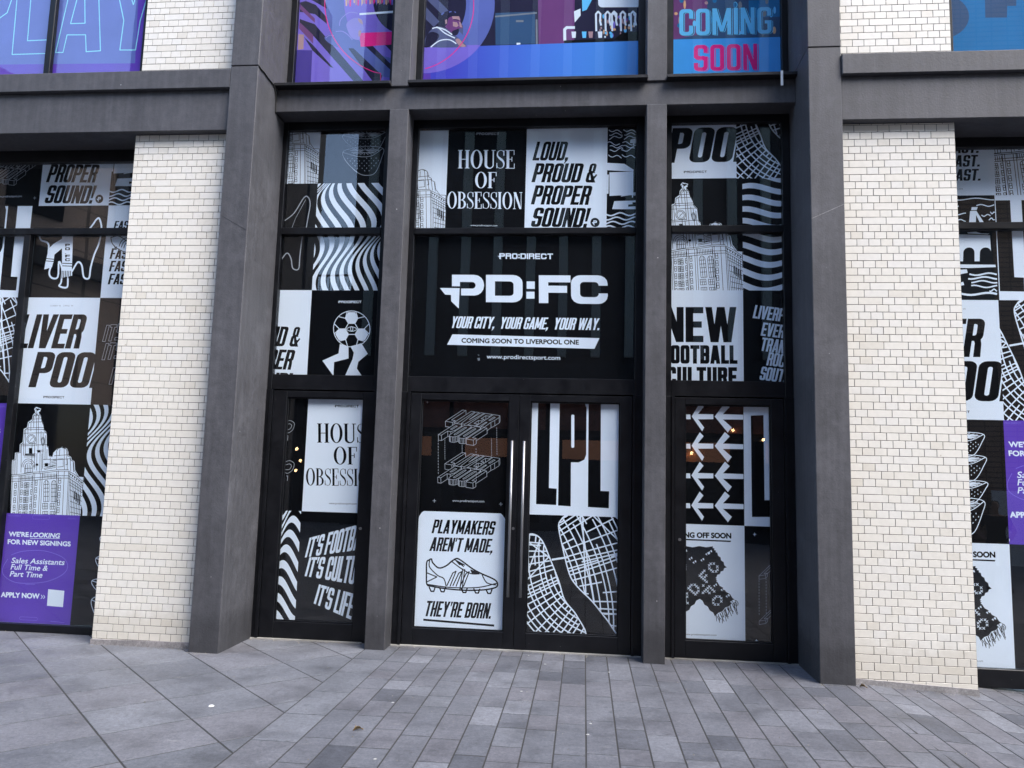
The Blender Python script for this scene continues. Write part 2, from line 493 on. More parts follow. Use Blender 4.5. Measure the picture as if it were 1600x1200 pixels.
# ---- block lettering: every glyph is built from bars and bowls (unit height, y up)
def block(ch, w, s, b, r):
    ri = max(r - min(s, b) * 0.7, 0.015)
    m = 0.5
    def bowl(y0, y1):
        return [('+', rr(0, y0, w, y1, r, (0, 1, 1, 0))), ('-', rr(s, y0 + b, w - s, y1 - b, ri, (0, 1, 1, 0)))]
    A_ = lambda *p: ('+', list(p))
    if ch in 'O0Q': return [('+', rr(0, 0, w, 1, r)), ('-', rr(s, b, w - s, 1 - b, ri))], w
    if ch == 'C': return [('+', rr(0, 0, w, 1, r)), ('-', rr(s, b, w - s, 1 - b, ri)), ('-', rect(w * .5, .37, w + .1, .64))], w
    if ch == 'G': return [('+', rr(0, 0, w, 1, r)), ('-', rr(s, b, w - s, 1 - b, ri)), ('-', rect(w * .5, .5, w + .1, .67)), ('+', rect(w * .52, .5 - b * .9, w, .5))], w
    if ch == 'D': return [('+', rr(0, 0, w, 1, r, (0, 1, 1, 0))), ('-', rr(s, b, w - s, 1 - b, ri, (0, 1, 1, 0)))], w
    if ch == 'U': return [('+', rr(0, 0, w, 1, r, (0, 0, 1, 1))), ('-', rr(s, b, w - s, 1.05, ri, (0, 0, 1, 1)))], w
    if ch == 'J': return [('+', rr(0, 0, w, 1, r, (0, 0, 1, 1))), ('-', rr(s, b, w - s, 1.05, ri, (0, 0, 1, 1))), ('-', rect(-.05, .36, s + .01, 1.05))], w
    if ch == 'S':
        return [('+', rr(0, m - b / 2, w, 1, r, (1, 1, 0, 1))), ('-', rr(s, m + b / 2, w - s, 1 - b, ri)), ('-', rect(w - s - .01, m + b / 2 - .02, w + .1, .69)),
                ('+', rr(0, 0, w, m + b / 2, r, (0, 1, 1, 1))), ('-', rr(s, b, w - s, m - b / 2, ri)), ('-', rect(-.1, .31, s + .01, m - b / 2)),
                ('-', [(-.02, m - b / 2 - .01), (s * .7, m - b / 2 - .01), (-.02, m + b * .25)])], w
    if ch == 'P': return bowl(.40, 1) + [('+', rect(0, 0, s, .6))], w
    if ch == 'R': return bowl(.42, 1) + [('+', rect(0, 0, s, .6)), A_((w - s, 0), (w, 0), (w - .02, .34), (w - s * .3, .47), (w - s - .06, .47), (w - s - .01, .36))], w
    if ch == 'B': return bowl(m - b * .5, 1) + [('+', rr(0, 0, w, m + b * .5, r, (0, 1, 1, 0))), ('-', rr(s, b, w - s, m - b * .5, ri, (0, 1, 1, 0)))], w
    if ch == 'E': return [('+', rect(0, 0, s, 1)), ('+', rect(0, 0, w * .9, b)), ('+', rect(0, 1 - b, w * .9, 1)), ('+', rect(0, m - b / 2, w * .82, m + b / 2))], w * .9
    if ch == 'F': return [('+', rect(0, 0, s, 1)), ('+', rect(0, 1 - b, w * .9, 1)), ('+', rect(0, m - b / 2, w * .8, m + b / 2))], w * .86
    if ch == 'L': return [('+', rect(0, 0, s, 1)), ('+', rect(0, 0, w * .86, b))], w * .84
    if ch == 'T': return [('+', rect(0, 1 - b, w, 1)), ('+', rect(w / 2 - s / 2, 0, w / 2 + s / 2, 1))], w
    if ch == 'I': return [('+', rect(0, 0, s, 1))], s
    if ch == 'H': return [('+', rect(0, 0, s, 1)), ('+', rect(w - s, 0, w, 1)), ('+', rect(0, m - b / 2, w, m + b / 2))], w
    if ch == 'N': return [('+', rect(0, 0, s * .92, 1)), ('+', rect(w - s * .92, 0, w, 1)), A_((0, 1), (s, 1), (w, 0), (w - s, 0))], w
    if ch == 'M':
        W = w * 1.34
        return [('+', rect(0, 0, s * .95, 1)), ('+', rect(W - s * .95, 0, W, 1)), A_((0, 1), (s * 1.05, 1), (W / 2 + s * .4, .12), (W / 2 - s * .4, .12)), A_((W, 1), (W - s * 1.05, 1), (W / 2 - s * .4, .12), (W / 2 + s * .4, .12))], W
    if ch in 'AV':
        W = w * 1.1; a = W / 2 - s * .6
        xl = lambda t: s + a * t
        t1 = min(.98, (W / 2 - s) / a)
        f = (lambda p: p) if ch == 'A' else (lambda p: [(x, 1 - y) for x, y in p])
        o = [('+', f([(0, 0), (W, 0), (W - a, 1), (a, 1)]))]
        if ch == 'A':
            o += [('-', [(xl(-.02), -.02), (W - xl(-.02), -.02), (W - xl(.18), .18), (xl(.18), .18)]), ('-', [(xl(.18 + b), .18 + b), (W - xl(.18 + b), .18 + b), (W / 2, t1)])]
        else:
            o += [('-', f([(xl(-.02), -.02), (W - xl(-.02), -.02), (W / 2, t1)]))]
        return o, W
    if ch == 'W':
        v, W = block('V', w * .84, s * .86, b, r)
        d = W - s * .72
        return v + [(sg, [(x + d, y) for x, y in p]) for sg, p in v if sg == '+'] + [('-', [(x + d, y) for x, y in v[1][1]]), ('-', v[1][1])], W + d
    if ch == 'Y':
        W = w * 1.12
        return [A_((0, 1), (s * 1.05, 1), (W / 2 + s / 2, .42), (W / 2 - s / 2, .42)), A_((W, 1), (W - s * 1.05, 1), (W / 2 - s / 2, .42), (W / 2 + s / 2, .42)), ('+', rect(W / 2 - s / 2, 0, W / 2 + s / 2, .46))], W
    if ch == 'K': return [('+', rect(0, 0, s, 1)), A_((s * .8, .38), (s * .8, .62), (w - s * .95, 1), (w + .02, 1)), A_((s * .9, .5), (s * 1.6, .68), (w + .03, 0), (w - s, 0))], w
    if ch == '&':
        return [('+', rr(w * .08, .5, w * .82, 1, r * .9)), ('-', rr(w * .08 + s * .8, .6, w * .82 - s * .8, 1 - b * .8, ri)),
                ('+', rr(0, 0, w * .9, .58, r)), ('-', rr(s * .85, b, w * .9 - s * .8, .46, ri)), ('-', rect(w * .62, .34, w, .5)),
                A_((w * 1.14, 0), (w * 1.14 - s * 1.1, 0), (w * .16, .64), (w * .3, .72)), A_((w * .72, .2), (w * .86, .12), (w * 1.16, .4), (w * .98, .44))], w * 1.14
    if ch == '!': return [A_((0, 1), (s, 1), (s * .8, .3), (s * .2, .3)), ('+', rect(s * .05, 0, s * .95, .19))], s
    if ch == '.': return [('+', rect(0, 0, s, .17))], s
    if ch == ',': return [('+', rect(0, 0, s, .17)), A_((s * .3, .02), (s, .02), (s * .3, -.16), (0, -.16))], s
    if ch == "'": return [A_((0, 1), (s * .9, 1), (s * .5, .7), (s * .1, .7))], s * .85
    if ch == ':': return [('+', rect(0, .12, s * 1.1, .36)), ('+', rect(0, .62, s * 1.1, .86))], s * 1.1
    return [], w * .5
def dens(p, n):
    if n < 2: return p
    return [(p[i - 1][0] + (p[i][0] - p[i - 1][0]) * k / n, p[i - 1][1] + (p[i][1] - p[i - 1][1]) * k / n) for i in range(len(p)) for k in range(n)]
def btext(art, color, txt, x, y, h, W=None, w=.40, s=.155, b=.135, r=.13, sh=0.0, tr=.045, fn=None, nd=1, end=False, fnt=None):
    """baseline start (x, y), cap height h, fitted to total width W when given, sh = slant"""
    g = []; cx = 0
    for ch in txt:
        if ch == ' ': cx += w * .5; continue
        ops, ad = (fnt or block)(ch, w, s, b, r)
        g.append((cx, ops)); cx += ad + tr
    cx -= tr
    k = (W / h / cx) if W else 1.0
    x0 = x - (cx * k * h if end else 0)
    for gx, ops in g:
        o = []
        for sg, p in ops:
            p = dens(p, nd)
            p = [(x0 + ((gx + px) * k + sh * py) * h, y - py * h) for px, py in p]
            if fn: p = [fn(q) for q in p]
            o.append((sg, p))
        art.ops(color, o)

# ---- high contrast serif capitals
def serif(ch, w, s, b, r):
    sw = .045
    def stem(x, y0=0, y1=1, foot=True, head=True):
        o = [('+', rect(x, y0, x + s, y1))]
        if foot: o.append(('+', rect(x - sw, y0, x + s + sw, y0 + b)))
        if head: o.append(('+', rect(x - sw, y1 - b, x + s + sw, y1)))
        return o
    def oval(x0, y0, x1, y1):
        return [('+', ell((x0 + x1) / 2, (y0 + y1) / 2, (x1 - x0) / 2, (y1 - y0) / 2, 28)), ('-', ell((x0 + x1) / 2, (y0 + y1) / 2, (x1 - x0) / 2 - s, (y1 - y0) / 2 - b, 24))]
    if ch == 'O': return oval(0, -.015, w * 1.12, 1.015), w * 1.12
    if ch == 'H': return stem(sw) + stem(w - s) + [('+', rect(s, .48, w - s + .02, .48 + b))], w + sw
    if ch == 'I': return stem(sw), s + 2 * sw
    if ch == 'U':
        return [('+', rr(sw, -.015, w - .02, 1, .22, (0, 0, 1, 1), 8)), ('-', rr(sw + s, b, w - .02 - b * 1.6, 1.05, .16, (0, 0, 1, 1), 8)), ('+', rect(0, 1 - b, s + 2 * sw, 1)), ('+', rect(w - .12, 1 - b, w + .06, 1))], w + .04
    if ch in 'EF':
        o = stem(sw) + [('+', rect(sw, 1 - b, w * .82, 1)), ('+', [(w * .82, 1), (w * .82 - b, 1), (w * .82 - b * .9, .74), (w * .82, .74)]),
                        ('+', rect(sw, .49, w * .62, .49 + b)), ('+', rect(w * .62 - b, .38, w * .62, .63))]
        if ch == 'E': o += [('+', rect(sw, 0, w * .84, b)), ('+', [(w * .84, 0), (w * .84 - b, 0), (w * .84 - b * .9, .27), (w * .84, .27)])]
        return o, w * .86
    if ch == 'B':
        o = stem(sw)
        for y0, y1, x1 in ((.49, 1, w * .9), (0, .49 + b, w * .97)):
            o += [('+', rr(sw + s * .5, y0, x1, y1, .26, (0, 1, 1, 0), 8)), ('-', rr(sw + s, y0 + b, x1 - s, y1 - b, .17, (0, 1, 1, 0), 8))]
        return o, w * .97
    if ch == 'N':
        return stem(sw, foot=True, head=True)[0:0] + [('+', rect(sw + .02, 0, sw + .02 + b, 1)), ('+', rect(0, 0, .16, b)), ('+', rect(w - b - .02, 0, w - .02, 1)), ('+', rect(w - .14, 1 - b, w + .03, 1)),
                ('+', [(sw - .02, 1), (sw + s * 1.05, 1), (w - .02, 0), (w - .02 - s * .9, 0)])], w + .03
    if ch == 'S':
        pts = catmull([(w * .74, .78), (w * .62, .95), (w * .40, 1 - b / 2), (w * .16, .90), (w * .12, .70), (w * .34, .55), (w * .60, .42), (w * .72, .25), (w * .62, .07), (w * .38, b / 2), (w * .14, .07), (w * .05, .24)], 4)
        n = len(pts) - 1; L = []; Rr = []
        for i, p in enumerate(pts):
            a = pts[max(0, i - 1)]; c = pts[min(n, i + 1)]
            dx, dy = c[0] - a[0], c[1] - a[1]; l = math.hypot(dx, dy)
            t = i / n
            h = (b * .7 + (s * 1.02 - b) * max(0, 1 - abs(t - .5) / .26)) / 2
            L.append((p[0] - dy / l * h, p[1] + dx / l * h)); Rr.append((p[0] + dy / l * h, p[1] - dx / l * h))
        o = []
        for i in range(n): o.append(('+', [L[i], L[i + 1], Rr[i + 1], Rr[i]]))
        o += [('+', rect(w * .74 - b, .70, w * .76, .98)), ('+', rect(w * .03, .02, w * .03 + b, .30))]
        return o, w * .78
    return [], w * .4

# ---- plain sans from the built-in font, as outlines
_tc = {}
def outlines(txt):
    if txt in _tc: return _tc[txt]
    cu = bpy.data.curves.new('lettering', 'FONT'); cu.body = txt
    ob = bpy.data.objects.new('lettering', cu); col.objects.link(ob)
    c = ob.to_curve(bpy.context.evaluated_depsgraph_get())
    res = []
    for sp in c.splines:
        bp = sp.bezier_points; n = len(bp); p = []
        for i in range(n):
            a, d = bp[i], bp[(i + 1) % n]
            st = (a.handle_right - a.co).length < 1e-4 and (d.handle_left - d.co).length < 1e-4
            m = 1 if st else 4
            for k in range(m):
                t = k / m; u = 1 - t
                q = a.co * u ** 3 + a.handle_right * 3 * u * u * t + d.handle_left * 3 * u * t * t + d.co * t ** 3
                if not p or (abs(q.x - p[-1][0]) + abs(q.y - p[-1][1])) > 1e-4: p.append((q.x, q.y))
        if len(p) > 2: res.append(p)
    ob.to_curve_clear()
    bpy.data.objects.remove(ob); bpy.data.curves.remove(cu)
    _tc[txt] = res
    return res
def stext(art, color, txt, x, y, h, W=None, bold=0.0, sh=0.0, al='l'):
    ps = outlines(txt)
    x0 = min(p[0] for q in ps for p in q); x1 = max(p[0] for q in ps for p in q)
    k = h / 0.729; kx = (W / (x1 - x0)) if W else k
    off = {'l': 0, 'c': -(x1 - x0) * kx / 2, 'r': -(x1 - x0) * kx}[al]
    T = lambda p: (x + off + (p[0] - x0) * kx + sh * p[1] * k, y - p[1] * k)
    big = sorted(ps, key=lambda q: -abs(area2(q)))
    holes = [q for q in ps if any(o is not q and abs(area2(o)) > abs(area2(q)) and inside(q[0], o) for o in big)]
    art.ops(color, [('+', [T(p) for p in q]) for q in ps if q not in holes] + [('-', [T(p) for p in q]) for q in holes])
    if bold:
        for q in ps: art.stroke(color, [T(p) for p in q], bold, True)

# ---- repeated marks
def wordmark(art, color, cx, y, W):
    """the wide word mark with its clipped first letter"""
    h = W * 0.105
    btext(art, color, 'PRO:DIRECT', cx - W / 2, y, h, W, w=.98, s=.24, b=.22, r=.26, tr=.10)
    art.poly(color, [(cx - W / 2 - W * .035, y - h * .52), (cx - W / 2 + W * .03, y - h * .52), (cx - W / 2 + W * .03, y + h * .15), (cx - W / 2 + W * .008, y - h * .22)])
def plus(art, color, x, y, r, w):
    art.strokes(color, [[(x - r, y), (x + r, y)], [(x, y - r), (x, y + r)]], w)
def zebra(art, color, x0, y0, x1, y1, n, amp, waves, dl, ph=0, ang=0, duty=.5, skew=0.0):
    """wavy bands across the sheet; ang = 90 makes them run sideways"""
    L = (y1 - y0) if not ang else (x1 - x0)
    Wd = (x1 - x0) if not ang else (y1 - y0)
    p = Wd / n
    def line(i):
        q = []
        for k in range(37):
            t = k / 36
            x = i * p + amp * p * math.sin(2 * math.pi * t * waves + ph + i * dl) + amp * .5 * p * math.sin(2 * math.pi * t * waves * .53 + 1.3 + i * dl * 1.4) + skew * t * Wd
            q.append((x0 + x, y0 + t * L) if not ang else (x0 + t * L, y0 + x))
        return q
    for i in range(-5, n + 6):
        art.poly(color, line(i) + line(i + duty)[::-1])

def clock_house(art, fill, ink, lw=4.3, halo=True):
    """tall stepped clock house; drawn in its own 900 x 1200 sheet units"""
    sil = [(95, 1120), (108, 740), (110, 605), (135, 600), (140, 535), (182, 530), (185, 455), (212, 435), (222, 310), (255, 290), (262, 245), (300, 218), (308, 178), (330, 152), (320, 120), (338, 99), (385, 115), (378, 140), (362, 150), (385, 185), (390, 222), (410, 275), (412, 315), (440, 345), (440, 465), (455, 480), (460, 560), (490, 565), (500, 525), (530, 495), (580, 475), (625, 490), (638, 520), (640, 555), (665, 570), (668, 595), (695, 610), (700, 690), (735, 750), (790, 755), (776, 900), (757, 1120)]
    art.poly(fill, sil)
    L = []
    ins = [((x - 430) * .965 + 430, (y - 700) * .975 + 700) for x, y in sil[1:-1]]
    L.append(ins)
    # tower: shafts, stages, crown
    for x, a, b in ((240, 315, 545), (262, 300, 365), (290, 250, 330), (318, 180, 300), (345, 165, 470), (362, 190, 540), (385, 330, 420), (405, 350, 680), (425, 370, 600), (300, 450, 640), (325, 440, 690), (200, 460, 720), (160, 545, 740), (220, 450, 560), (140, 610, 740), (345, 540, 700), (375, 520, 720), (392, 540, 700), (440, 500, 590)):
        L.append([(x, a), (x - (b - a) * .02, b)])
    for y, a, b in ((300, 228, 410), (318, 245, 412), (350, 222, 438), (245, 270, 395), (215, 300, 385), (180, 312, 380), (455, 190, 335), (470, 200, 330), (545, 230, 330), (558, 225, 332), (575, 225, 330), (460, 345, 440), (510, 345, 410), (525, 350, 408), (595, 405, 470), (640, 410, 470), (660, 412, 520)):
        L.append([(a, y), (b, y - (b - a) * .03)])
    L.append(ell(292, 405, 42, 44, 22) + [(334, 405)]); L.append(ell(292, 405, 31, 33, 18) + [(323, 405)])
    L += [[(292, 405), (312, 388)], [(292, 405), (282, 420)]]
    L.append(ell(402, 425, 17, 40, 18) + [(419, 425)]); L.append(ell(402, 425, 11, 29, 14) + [(413, 425)])
    L += [[(335, 108), (352, 128), (376, 118)], [(345, 130), (345, 160), (330, 200)], [(345, 160), (372, 200)]]
    art.poly(ink, rect(270, 490, 302, 545)); art.poly(ink, rect(232, 548, 326, 562)); art.poly(ink, rect(348, 512, 378, 530)); art.poly(ink, rect(333, 635, 357, 655)); art.poly(ink, rect(418, 630, 450, 660))
    art.poly(ink, [(338, 122), (360, 112), (374, 122), (352, 138)])
    for k in range(4): L.append([(274 + k * 8, 490), (273 + k * 8, 545)])
    # entrance arch
    L.append(arc(265, 670, 62, 78, 180, 360, 12)); L.append(arc(265, 670, 48, 60, 180, 360, 12)); L.append(arc(268, 680, 38, 50, 180, 360, 10) + [(304, 715), (228, 725), (230, 680)])
    for k in range(4): L.append([(240 + k * 16, 640 + abs(k - 1.5) * 9), (238 + k * 16, 718)])
    L.append([(230, 682), (304, 678)])
    # second turret with its dome
    L.append(arc(580, 530, 52, 50, 180, 345, 10)); L += [[(505, 560), (640, 548)], [(498, 600), (660, 585)], [(530, 520), (528, 690)], [(560, 500), (555, 560)], [(600, 490), (602, 690)], [(622, 520), (628, 690)], [(655, 580), (660, 700)], [(682, 620), (685, 710)], [(470, 600), (525, 590)], [(415, 690), (520, 668)], [(410, 680), (515, 655)], [(470, 580), (468, 670)], [(540, 590), (590, 588), (590, 660), (540, 665)], [(612, 590), (628, 588), (630, 640), (612, 642)]]
    for k in range(4): L.append([(480, 612 + k * 14), (525, 604 + k * 14)])
    # cornices of the block
    for dy in (0, 14, 40, 62): L.append([(108, 742 + dy), (180, 738 + dy), (312, 716 + dy), (380, 712 + dy), (535, 690 + dy), (640, 688 + dy)] if dy < 40 else [(108, 742 + dy), (185, 740 + dy), (320, 728 + dy), (395, 722 + dy), (538, 706 + dy), (642, 704 + dy)])
    for dy in (0, 18, 48, 70, 100): L.append([(642, 700 + dy), (700, 735 + dy), (778, 800 + dy * .9)])
    for x, a in ((118, 750), (178, 750), (192, 750), (310, 725), (325, 725), (378, 725), (396, 720), (530, 705), (545, 700), (600, 705), (640, 700), (652, 705)):
        L.append([(x, a), (x - 22, 1115)])
    for i in range(9):
        x = 200 + i * 13; L.append([(x, 748), (x - 1, 795)])
    for i in range(10):
        x = 402 + i * 13.5; L.append([(x, 728), (x - 1, 772)])
    def win(x, y, w, h, nx=2, ny=2):
        L.append([(x, y), (x + w, y - 2), (x + w - 1, y + h), (x - 1, y + h + 2), (x, y)])
        for k in range(1, nx): L.append([(x + w * k / nx, y), (x + w * k / nx - 1, y + h)])
        for k in range(1, ny): L.append([(x, y + h * k / ny), (x + w, y + h * k / ny - 1)])
    for r_ in range(5):
        y = 822 + r_ * 68; d = -r_ * 4.5
        win(136 + d, y, 18, 44, 1, 2); win(196 + d, y - 6, 16, 44, 1, 2); win(226 + d, y - 6, 18, 48, 2, 2); win(247 + d, y - 8, 24, 50, 2, 3); win(290 + d, y - 12, 14, 44, 1, 2); win(330 + d, y - 30, 17, 46, 1, 2); win(548 + d, y - 55, 20, 48, 1, 2)
    for x in (408, 478):
        L.append([(x - 2, 990), (x, 830)] + arc(x + 25, 830, 25, 40, 180, 360, 8) + [(x + 48, 985), (x - 2, 990)])
        for yy in (830, 865, 900, 940): L.append([(x, yy), (x + 50, yy - 3)])
        L += [[(x + 16, 795), (x + 14, 988)], [(x + 34, 795), (x + 32, 986)]]
        for k in (1005, 1080): win(x - 12, k, 48, 50, 3, 2)
    # receding side: tall windows
    for k in range(7):
        x = 660 + k * 15; y = 770 + k * 11
        L.append([(x, y), (x - 14, 1115)])
        if 1 < k < 6: art.poly(ink, [(x + 2, 855 + k * 14), (x + 10, 860 + k * 14), (x + 4, 940 + k * 14), (x - 3, 935 + k * 14)])
    for dy in (0, 45, 100, 150, 200, 250): L.append([(650, 830 + dy), (772, 905 + dy * .8)])
    for k in range(6):
        x = 650 + k * 20; art.poly(ink, [(x, 722 + k * 15), (x + 10, 728 + k * 15), (x + 9, 742 + k * 15), (x - 1, 736 + k * 15)])
    art.strokes(ink, L, lw)

def street_map(art, color, lw, parts, step=1.0):
    """streets inside blobs: parts = list of (outline, centre, kind)"""
    for outline, (cx, cy), sc, seed in parts:
        rg = random.Random(seed)
        ol = catmull(outline, 5, True)
        L = [ol + [ol[0]]]
        xs = [p[0] for p in ol]; ys = [p[1] for p in ol]
        big = max(max(xs) - min(xs), max(ys) - min(ys)) * 1.6
        def clip(line):
            cur = []
            for p in line:
                if inside(p, ol): cur.append(p)
                else:
                    if len(cur) > 1: L.append(cur)
                    cur = []
            if len(cur) > 1: L.append(cur)
        step, rmin, rmax = sc
        def drop(line, n):
            # leave out whole blocks here and there so that the blocks differ in size
            cur = []
            for q in range(0, len(line) - 1, n):
                if rg.random() < .16:
                    if len(cur) > 1: clip(cur)
                    cur = []
                else: cur += line[q:q + n + 1]
            if len(cur) > 1: clip(cur)
        k = 0; rad = rmin
        while rad < rmax:
            na = max(40, int(2 * math.pi * rad / 9))
            line = [(cx + rad * (1 + .03 * math.sin(3 * t + 1)) * math.cos(t), cy + rad * (1.05 + .04 * math.cos(2 * t)) * math.sin(t)) for t in [2 * math.pi * q / na for q in range(na + 1)]]
            clip(line) if k % 3 == 0 else drop(line, 5)
            k += 1; rad += step * rg.choice((.75, .9, 1.0, 1.25))
        nsp = int(2 * math.pi * (rmin * .45 + rmax * .55) / step)
        for k in range(nsp):
            t = 2 * math.pi * (k + rg.uniform(-.18, .18)) / nsp
            bend = .06 * math.sin(k * .7)
            line = [(cx + r_ * math.cos(t + bend * (r_ - rmin) / (rmax - rmin)), cy + 1.05 * r_ * math.sin(t + bend * (r_ - rmin) / (rmax - rmin))) for r_ in [rmin + (rmax - rmin) * q / 60 for q in range(61)]]
            clip(line) if k % 4 == 0 else drop(line, 6)
        for k in range(4):
            p0 = (rg.uniform(min(xs), max(xs)), min(ys)); an = rg.uniform(.5, 2.4)
            clip([(p0[0] + q * 8 * math.cos(an), p0[1] + q * 8 * math.sin(an)) for q in range(90)])
        art.strokes(color, L, lw)

OUTL = {
    'L': ([(0, 0), (.40, 0), (.40, .16), (.19, .16), (.19, 1), (0, 1)], None, .42),
    'I': ([(0, 0), (.19, 0), (.19, 1), (0, 1)], None, .19),
    'V': ([(.14, 0), (.34, 0), (.48, 1), (.29, 1), (.24, .38), (.19, 1), (0, 1)], None, .46),
    'E': ([(0, 0), (.40, 0), (.40, .16), (.19, .16), (.19, .42), (.36, .42), (.36, .57), (.19, .57), (.19, .84), (.40, .84), (.40, 1), (0, 1)], None, .40),
    'R': ([(0, 0), (.18, 0), (.18, .38), (.24, .38), (.27, 0), (.46, 0), (.42, .42), (.46, .6), (.46, .85), (.36, 1), (0, 1)], [(.18, .54), (.27, .56), (.28, .82), (.18, .84)], .46),
    'P': ([(0, 0), (.18, 0), (.18, .36), (.36, .36), (.46, .5), (.46, .87), (.36, 1), (0, 1)], [(.18, .52), (.27, .54), (.28, .82), (.18, .84)], .46),
    'O': (rr(0, 0, .46, 1, .17), rr(.18, .16, .28, .84, .05), .46),
    "T": ([(.13, 0), (.31, 0), (.31, .84), (.44, .84), (.44, 1), (0, 1), (0, .84), (.13, .84)], None, .44),
    'S': ([(0, 0), (.4, 0), (.44, .1), (.44, .5), (.18, .6), (.18, .84), (.44, .84), (.4, 1), (0, 1), (0, .5), (.26, .4), (.26, .16), (0, .16)], None, .44),
}
def iso_word(art, fill, ink, words, org, ex, ey, depth, lw):
    """outlined letters lying on a slanted plane with a drop of `depth`"""
    for wi, (txt, off, drop) in enumerate(words):
        cx = off
        for ch in txt:
            o, hole, ad = OUTL[ch]
            T = lambda p: (org[0] + (p[0] + cx) * ex[0] + (p[1] - drop) * ey[0], org[1] + (p[0] + cx) * ex[1] + (p[1] - drop) * ey[1])
            top = [T(p) for p in o]
            n = len(top)
            order = sorted(range(n), key=lambda i: min(top[i][1], top[(i + 1) % n][1]))
            sg = 1 if area2(top) > 0 else -1
            for i in order:
                a, b = top[i], top[(i + 1) % n]
                if -(b[0] - a[0]) * sg < -.2: continue            # this side faces away
                q = [a, b, (b[0], b[1] + depth), (a[0], a[1] + depth)]
                art.poly(fill, q); art.stroke(ink, q, lw, True)
            art.poly(fill, top); art.stroke(ink, top, lw, True)
            if hole: art.stroke(ink, [T(p) for p in hole], lw, True)
            cx += ad + .07

def strawberry(art, ink, cx, cy, w, h, lw, seed=1, tip=True):
    rg = random.Random(seed)
    hw = w / 2
    L = []
    L.append(catmull([(cx - hw, cy - h * .3), (cx - hw * .5, cy - h * .44), (cx + hw * .2, cy - h * .5), (cx + hw, cy - h * .42), (cx + hw * .93, cy - h * .1), (cx + hw * .6, cy + h * .4), (cx + hw * .2, cy + h * .5), (cx - hw * .25, cy + h * .42), (cx - hw * .8, cy + h * .05)], 5, True))
    L[-1].append(L[-1][0])
    L.append(catmull([(cx - hw, cy - h * .3), (cx - hw * .3, cy - h * .16), (cx + hw * .4, cy - h * .16), (cx + hw, cy - h * .42)], 5))
    for k in range(9):
        a = -2.9 + k * .34
        L.append([(cx + hw * .1 + hw * .12 * math.cos(a), cy - h * .33 + h * .03 * math.sin(a)), (cx + hw * .1 + hw * .72 * math.cos(a), cy - h * .33 + h * .13 * math.sin(a))])
        L.append([(cx + hw * .1 + hw * .2 * math.cos(a + 3.1), cy - h * .32 + h * .05 * math.sin(a + 3.1)), (cx + hw * .05 + hw * .62 * math.cos(a + 3.1), cy - h * .32 + h * .12 * math.sin(a + 3.1))])
    body = [(cx - hw * .95, cy - h * .2), (cx, cy - h * .08), (cx + hw * .9, cy - h * .25), (cx + hw * .85, cy), (cx + hw * .5, cy + h * .4), (cx + hw * .1, cy + h * .44), (cx - hw * .5, cy + h * .28)]
    for i in range(9):
        for j in range(7):
            x = cx - hw + (i + .5 * (j % 2)) * w / 8.5; y = cy - h * .1 + j * h * .085
            if inside((x, y), body) and inside((x, y + h * .05), body): L.append([(x, y), (x + rg.uniform(-.01, .01) * w, y + h * .03)])
    art.strokes(ink, L, lw)

# ------------------------------------------------------------------ the sheets, each in its own drawing units
W_, K_ = 'film_white', 'film_black'
SH = {}
def sheet(name, tl, tr, bl):
    def deco(fn):
        SH[name] = (tl, tr, bl, fn); return fn
    return deco
def put(name, rc, y, parent, ground=K_, clip=None, label=None, obj='poster', **kw):
    tl, tr, bl, fn = SH[name]
    a = Art(tl, tr, bl, rc, ground, clip)
    fn(a, **kw)
    return a.build(obj, y, parent, label)

@sheet('blank', (0, 0), (100, 0), (0, 100))
def _(a): pass

@sheet('loud', (793, 88), (1312, 80), (778, 735))
def _(a):
    kw = dict(sh=.26, w=.42, s=.165, b=.14, r=.14, tr=.035)
    btext(a, K_, 'LOUD,', 828, 292, 122, 226, **kw)
    btext(a, K_, 'PROUD &', 822, 432, 122, 408, **kw)
    btext(a, K_, 'PROPER', 818, 574, 122, 366, **kw)
    btext(a, K_, 'SOUND!', 816, 716, 122, 356, **kw)
    a.poly(K_, ell(1226, 684, 29, 29, 24))
    btext(a, W_, 'P', 1216, 698, 27, 22, w=.9, s=.25, b=.24, r=.25)
    a.poly(W_, [(1205, 683), (1222, 683), (1222, 704), (1214, 692)])

@sheet('house', (230, 92), (535, 96), (200, 583))
def _(a, ink=K_):
    kw = dict(fnt=serif, w=.50, s=.125, b=.035, r=.2, tr=.05)
    wordmark(a, ink, 400, 132, 104)
    btext(a, ink, 'HOUSE', 268, 287, 84, 258, **kw)
    btext(a, ink, 'OF', 340, 380, 76, 104, **kw)
    btext(a, ink, 'OBSESSION', 218, 472, 74, 310, **kw)
    stext(a, ink, 'www.prodirectsport.com', 318, 551, 9, 120)

@sheet('house_dark', (287, 96), (793, 88), (272, 735))
def _(a):
    kw = dict(fnt=serif, w=.50, s=.125, b=.035, r=.2, tr=.05)
    wordmark(a, 'film_line', 541, 126, 146)
    btext(a, W_, 'HOUSE', 350, 342, 118, 366, **kw)
    btext(a, W_, 'OF', 462, 467, 102, 140, **kw)
    btext(a, W_, 'OBSESSION', 284, 598, 106, 480, **kw)
    stext(a, W_, 'www.prodirectsport.com', 436, 708, 11, 170)

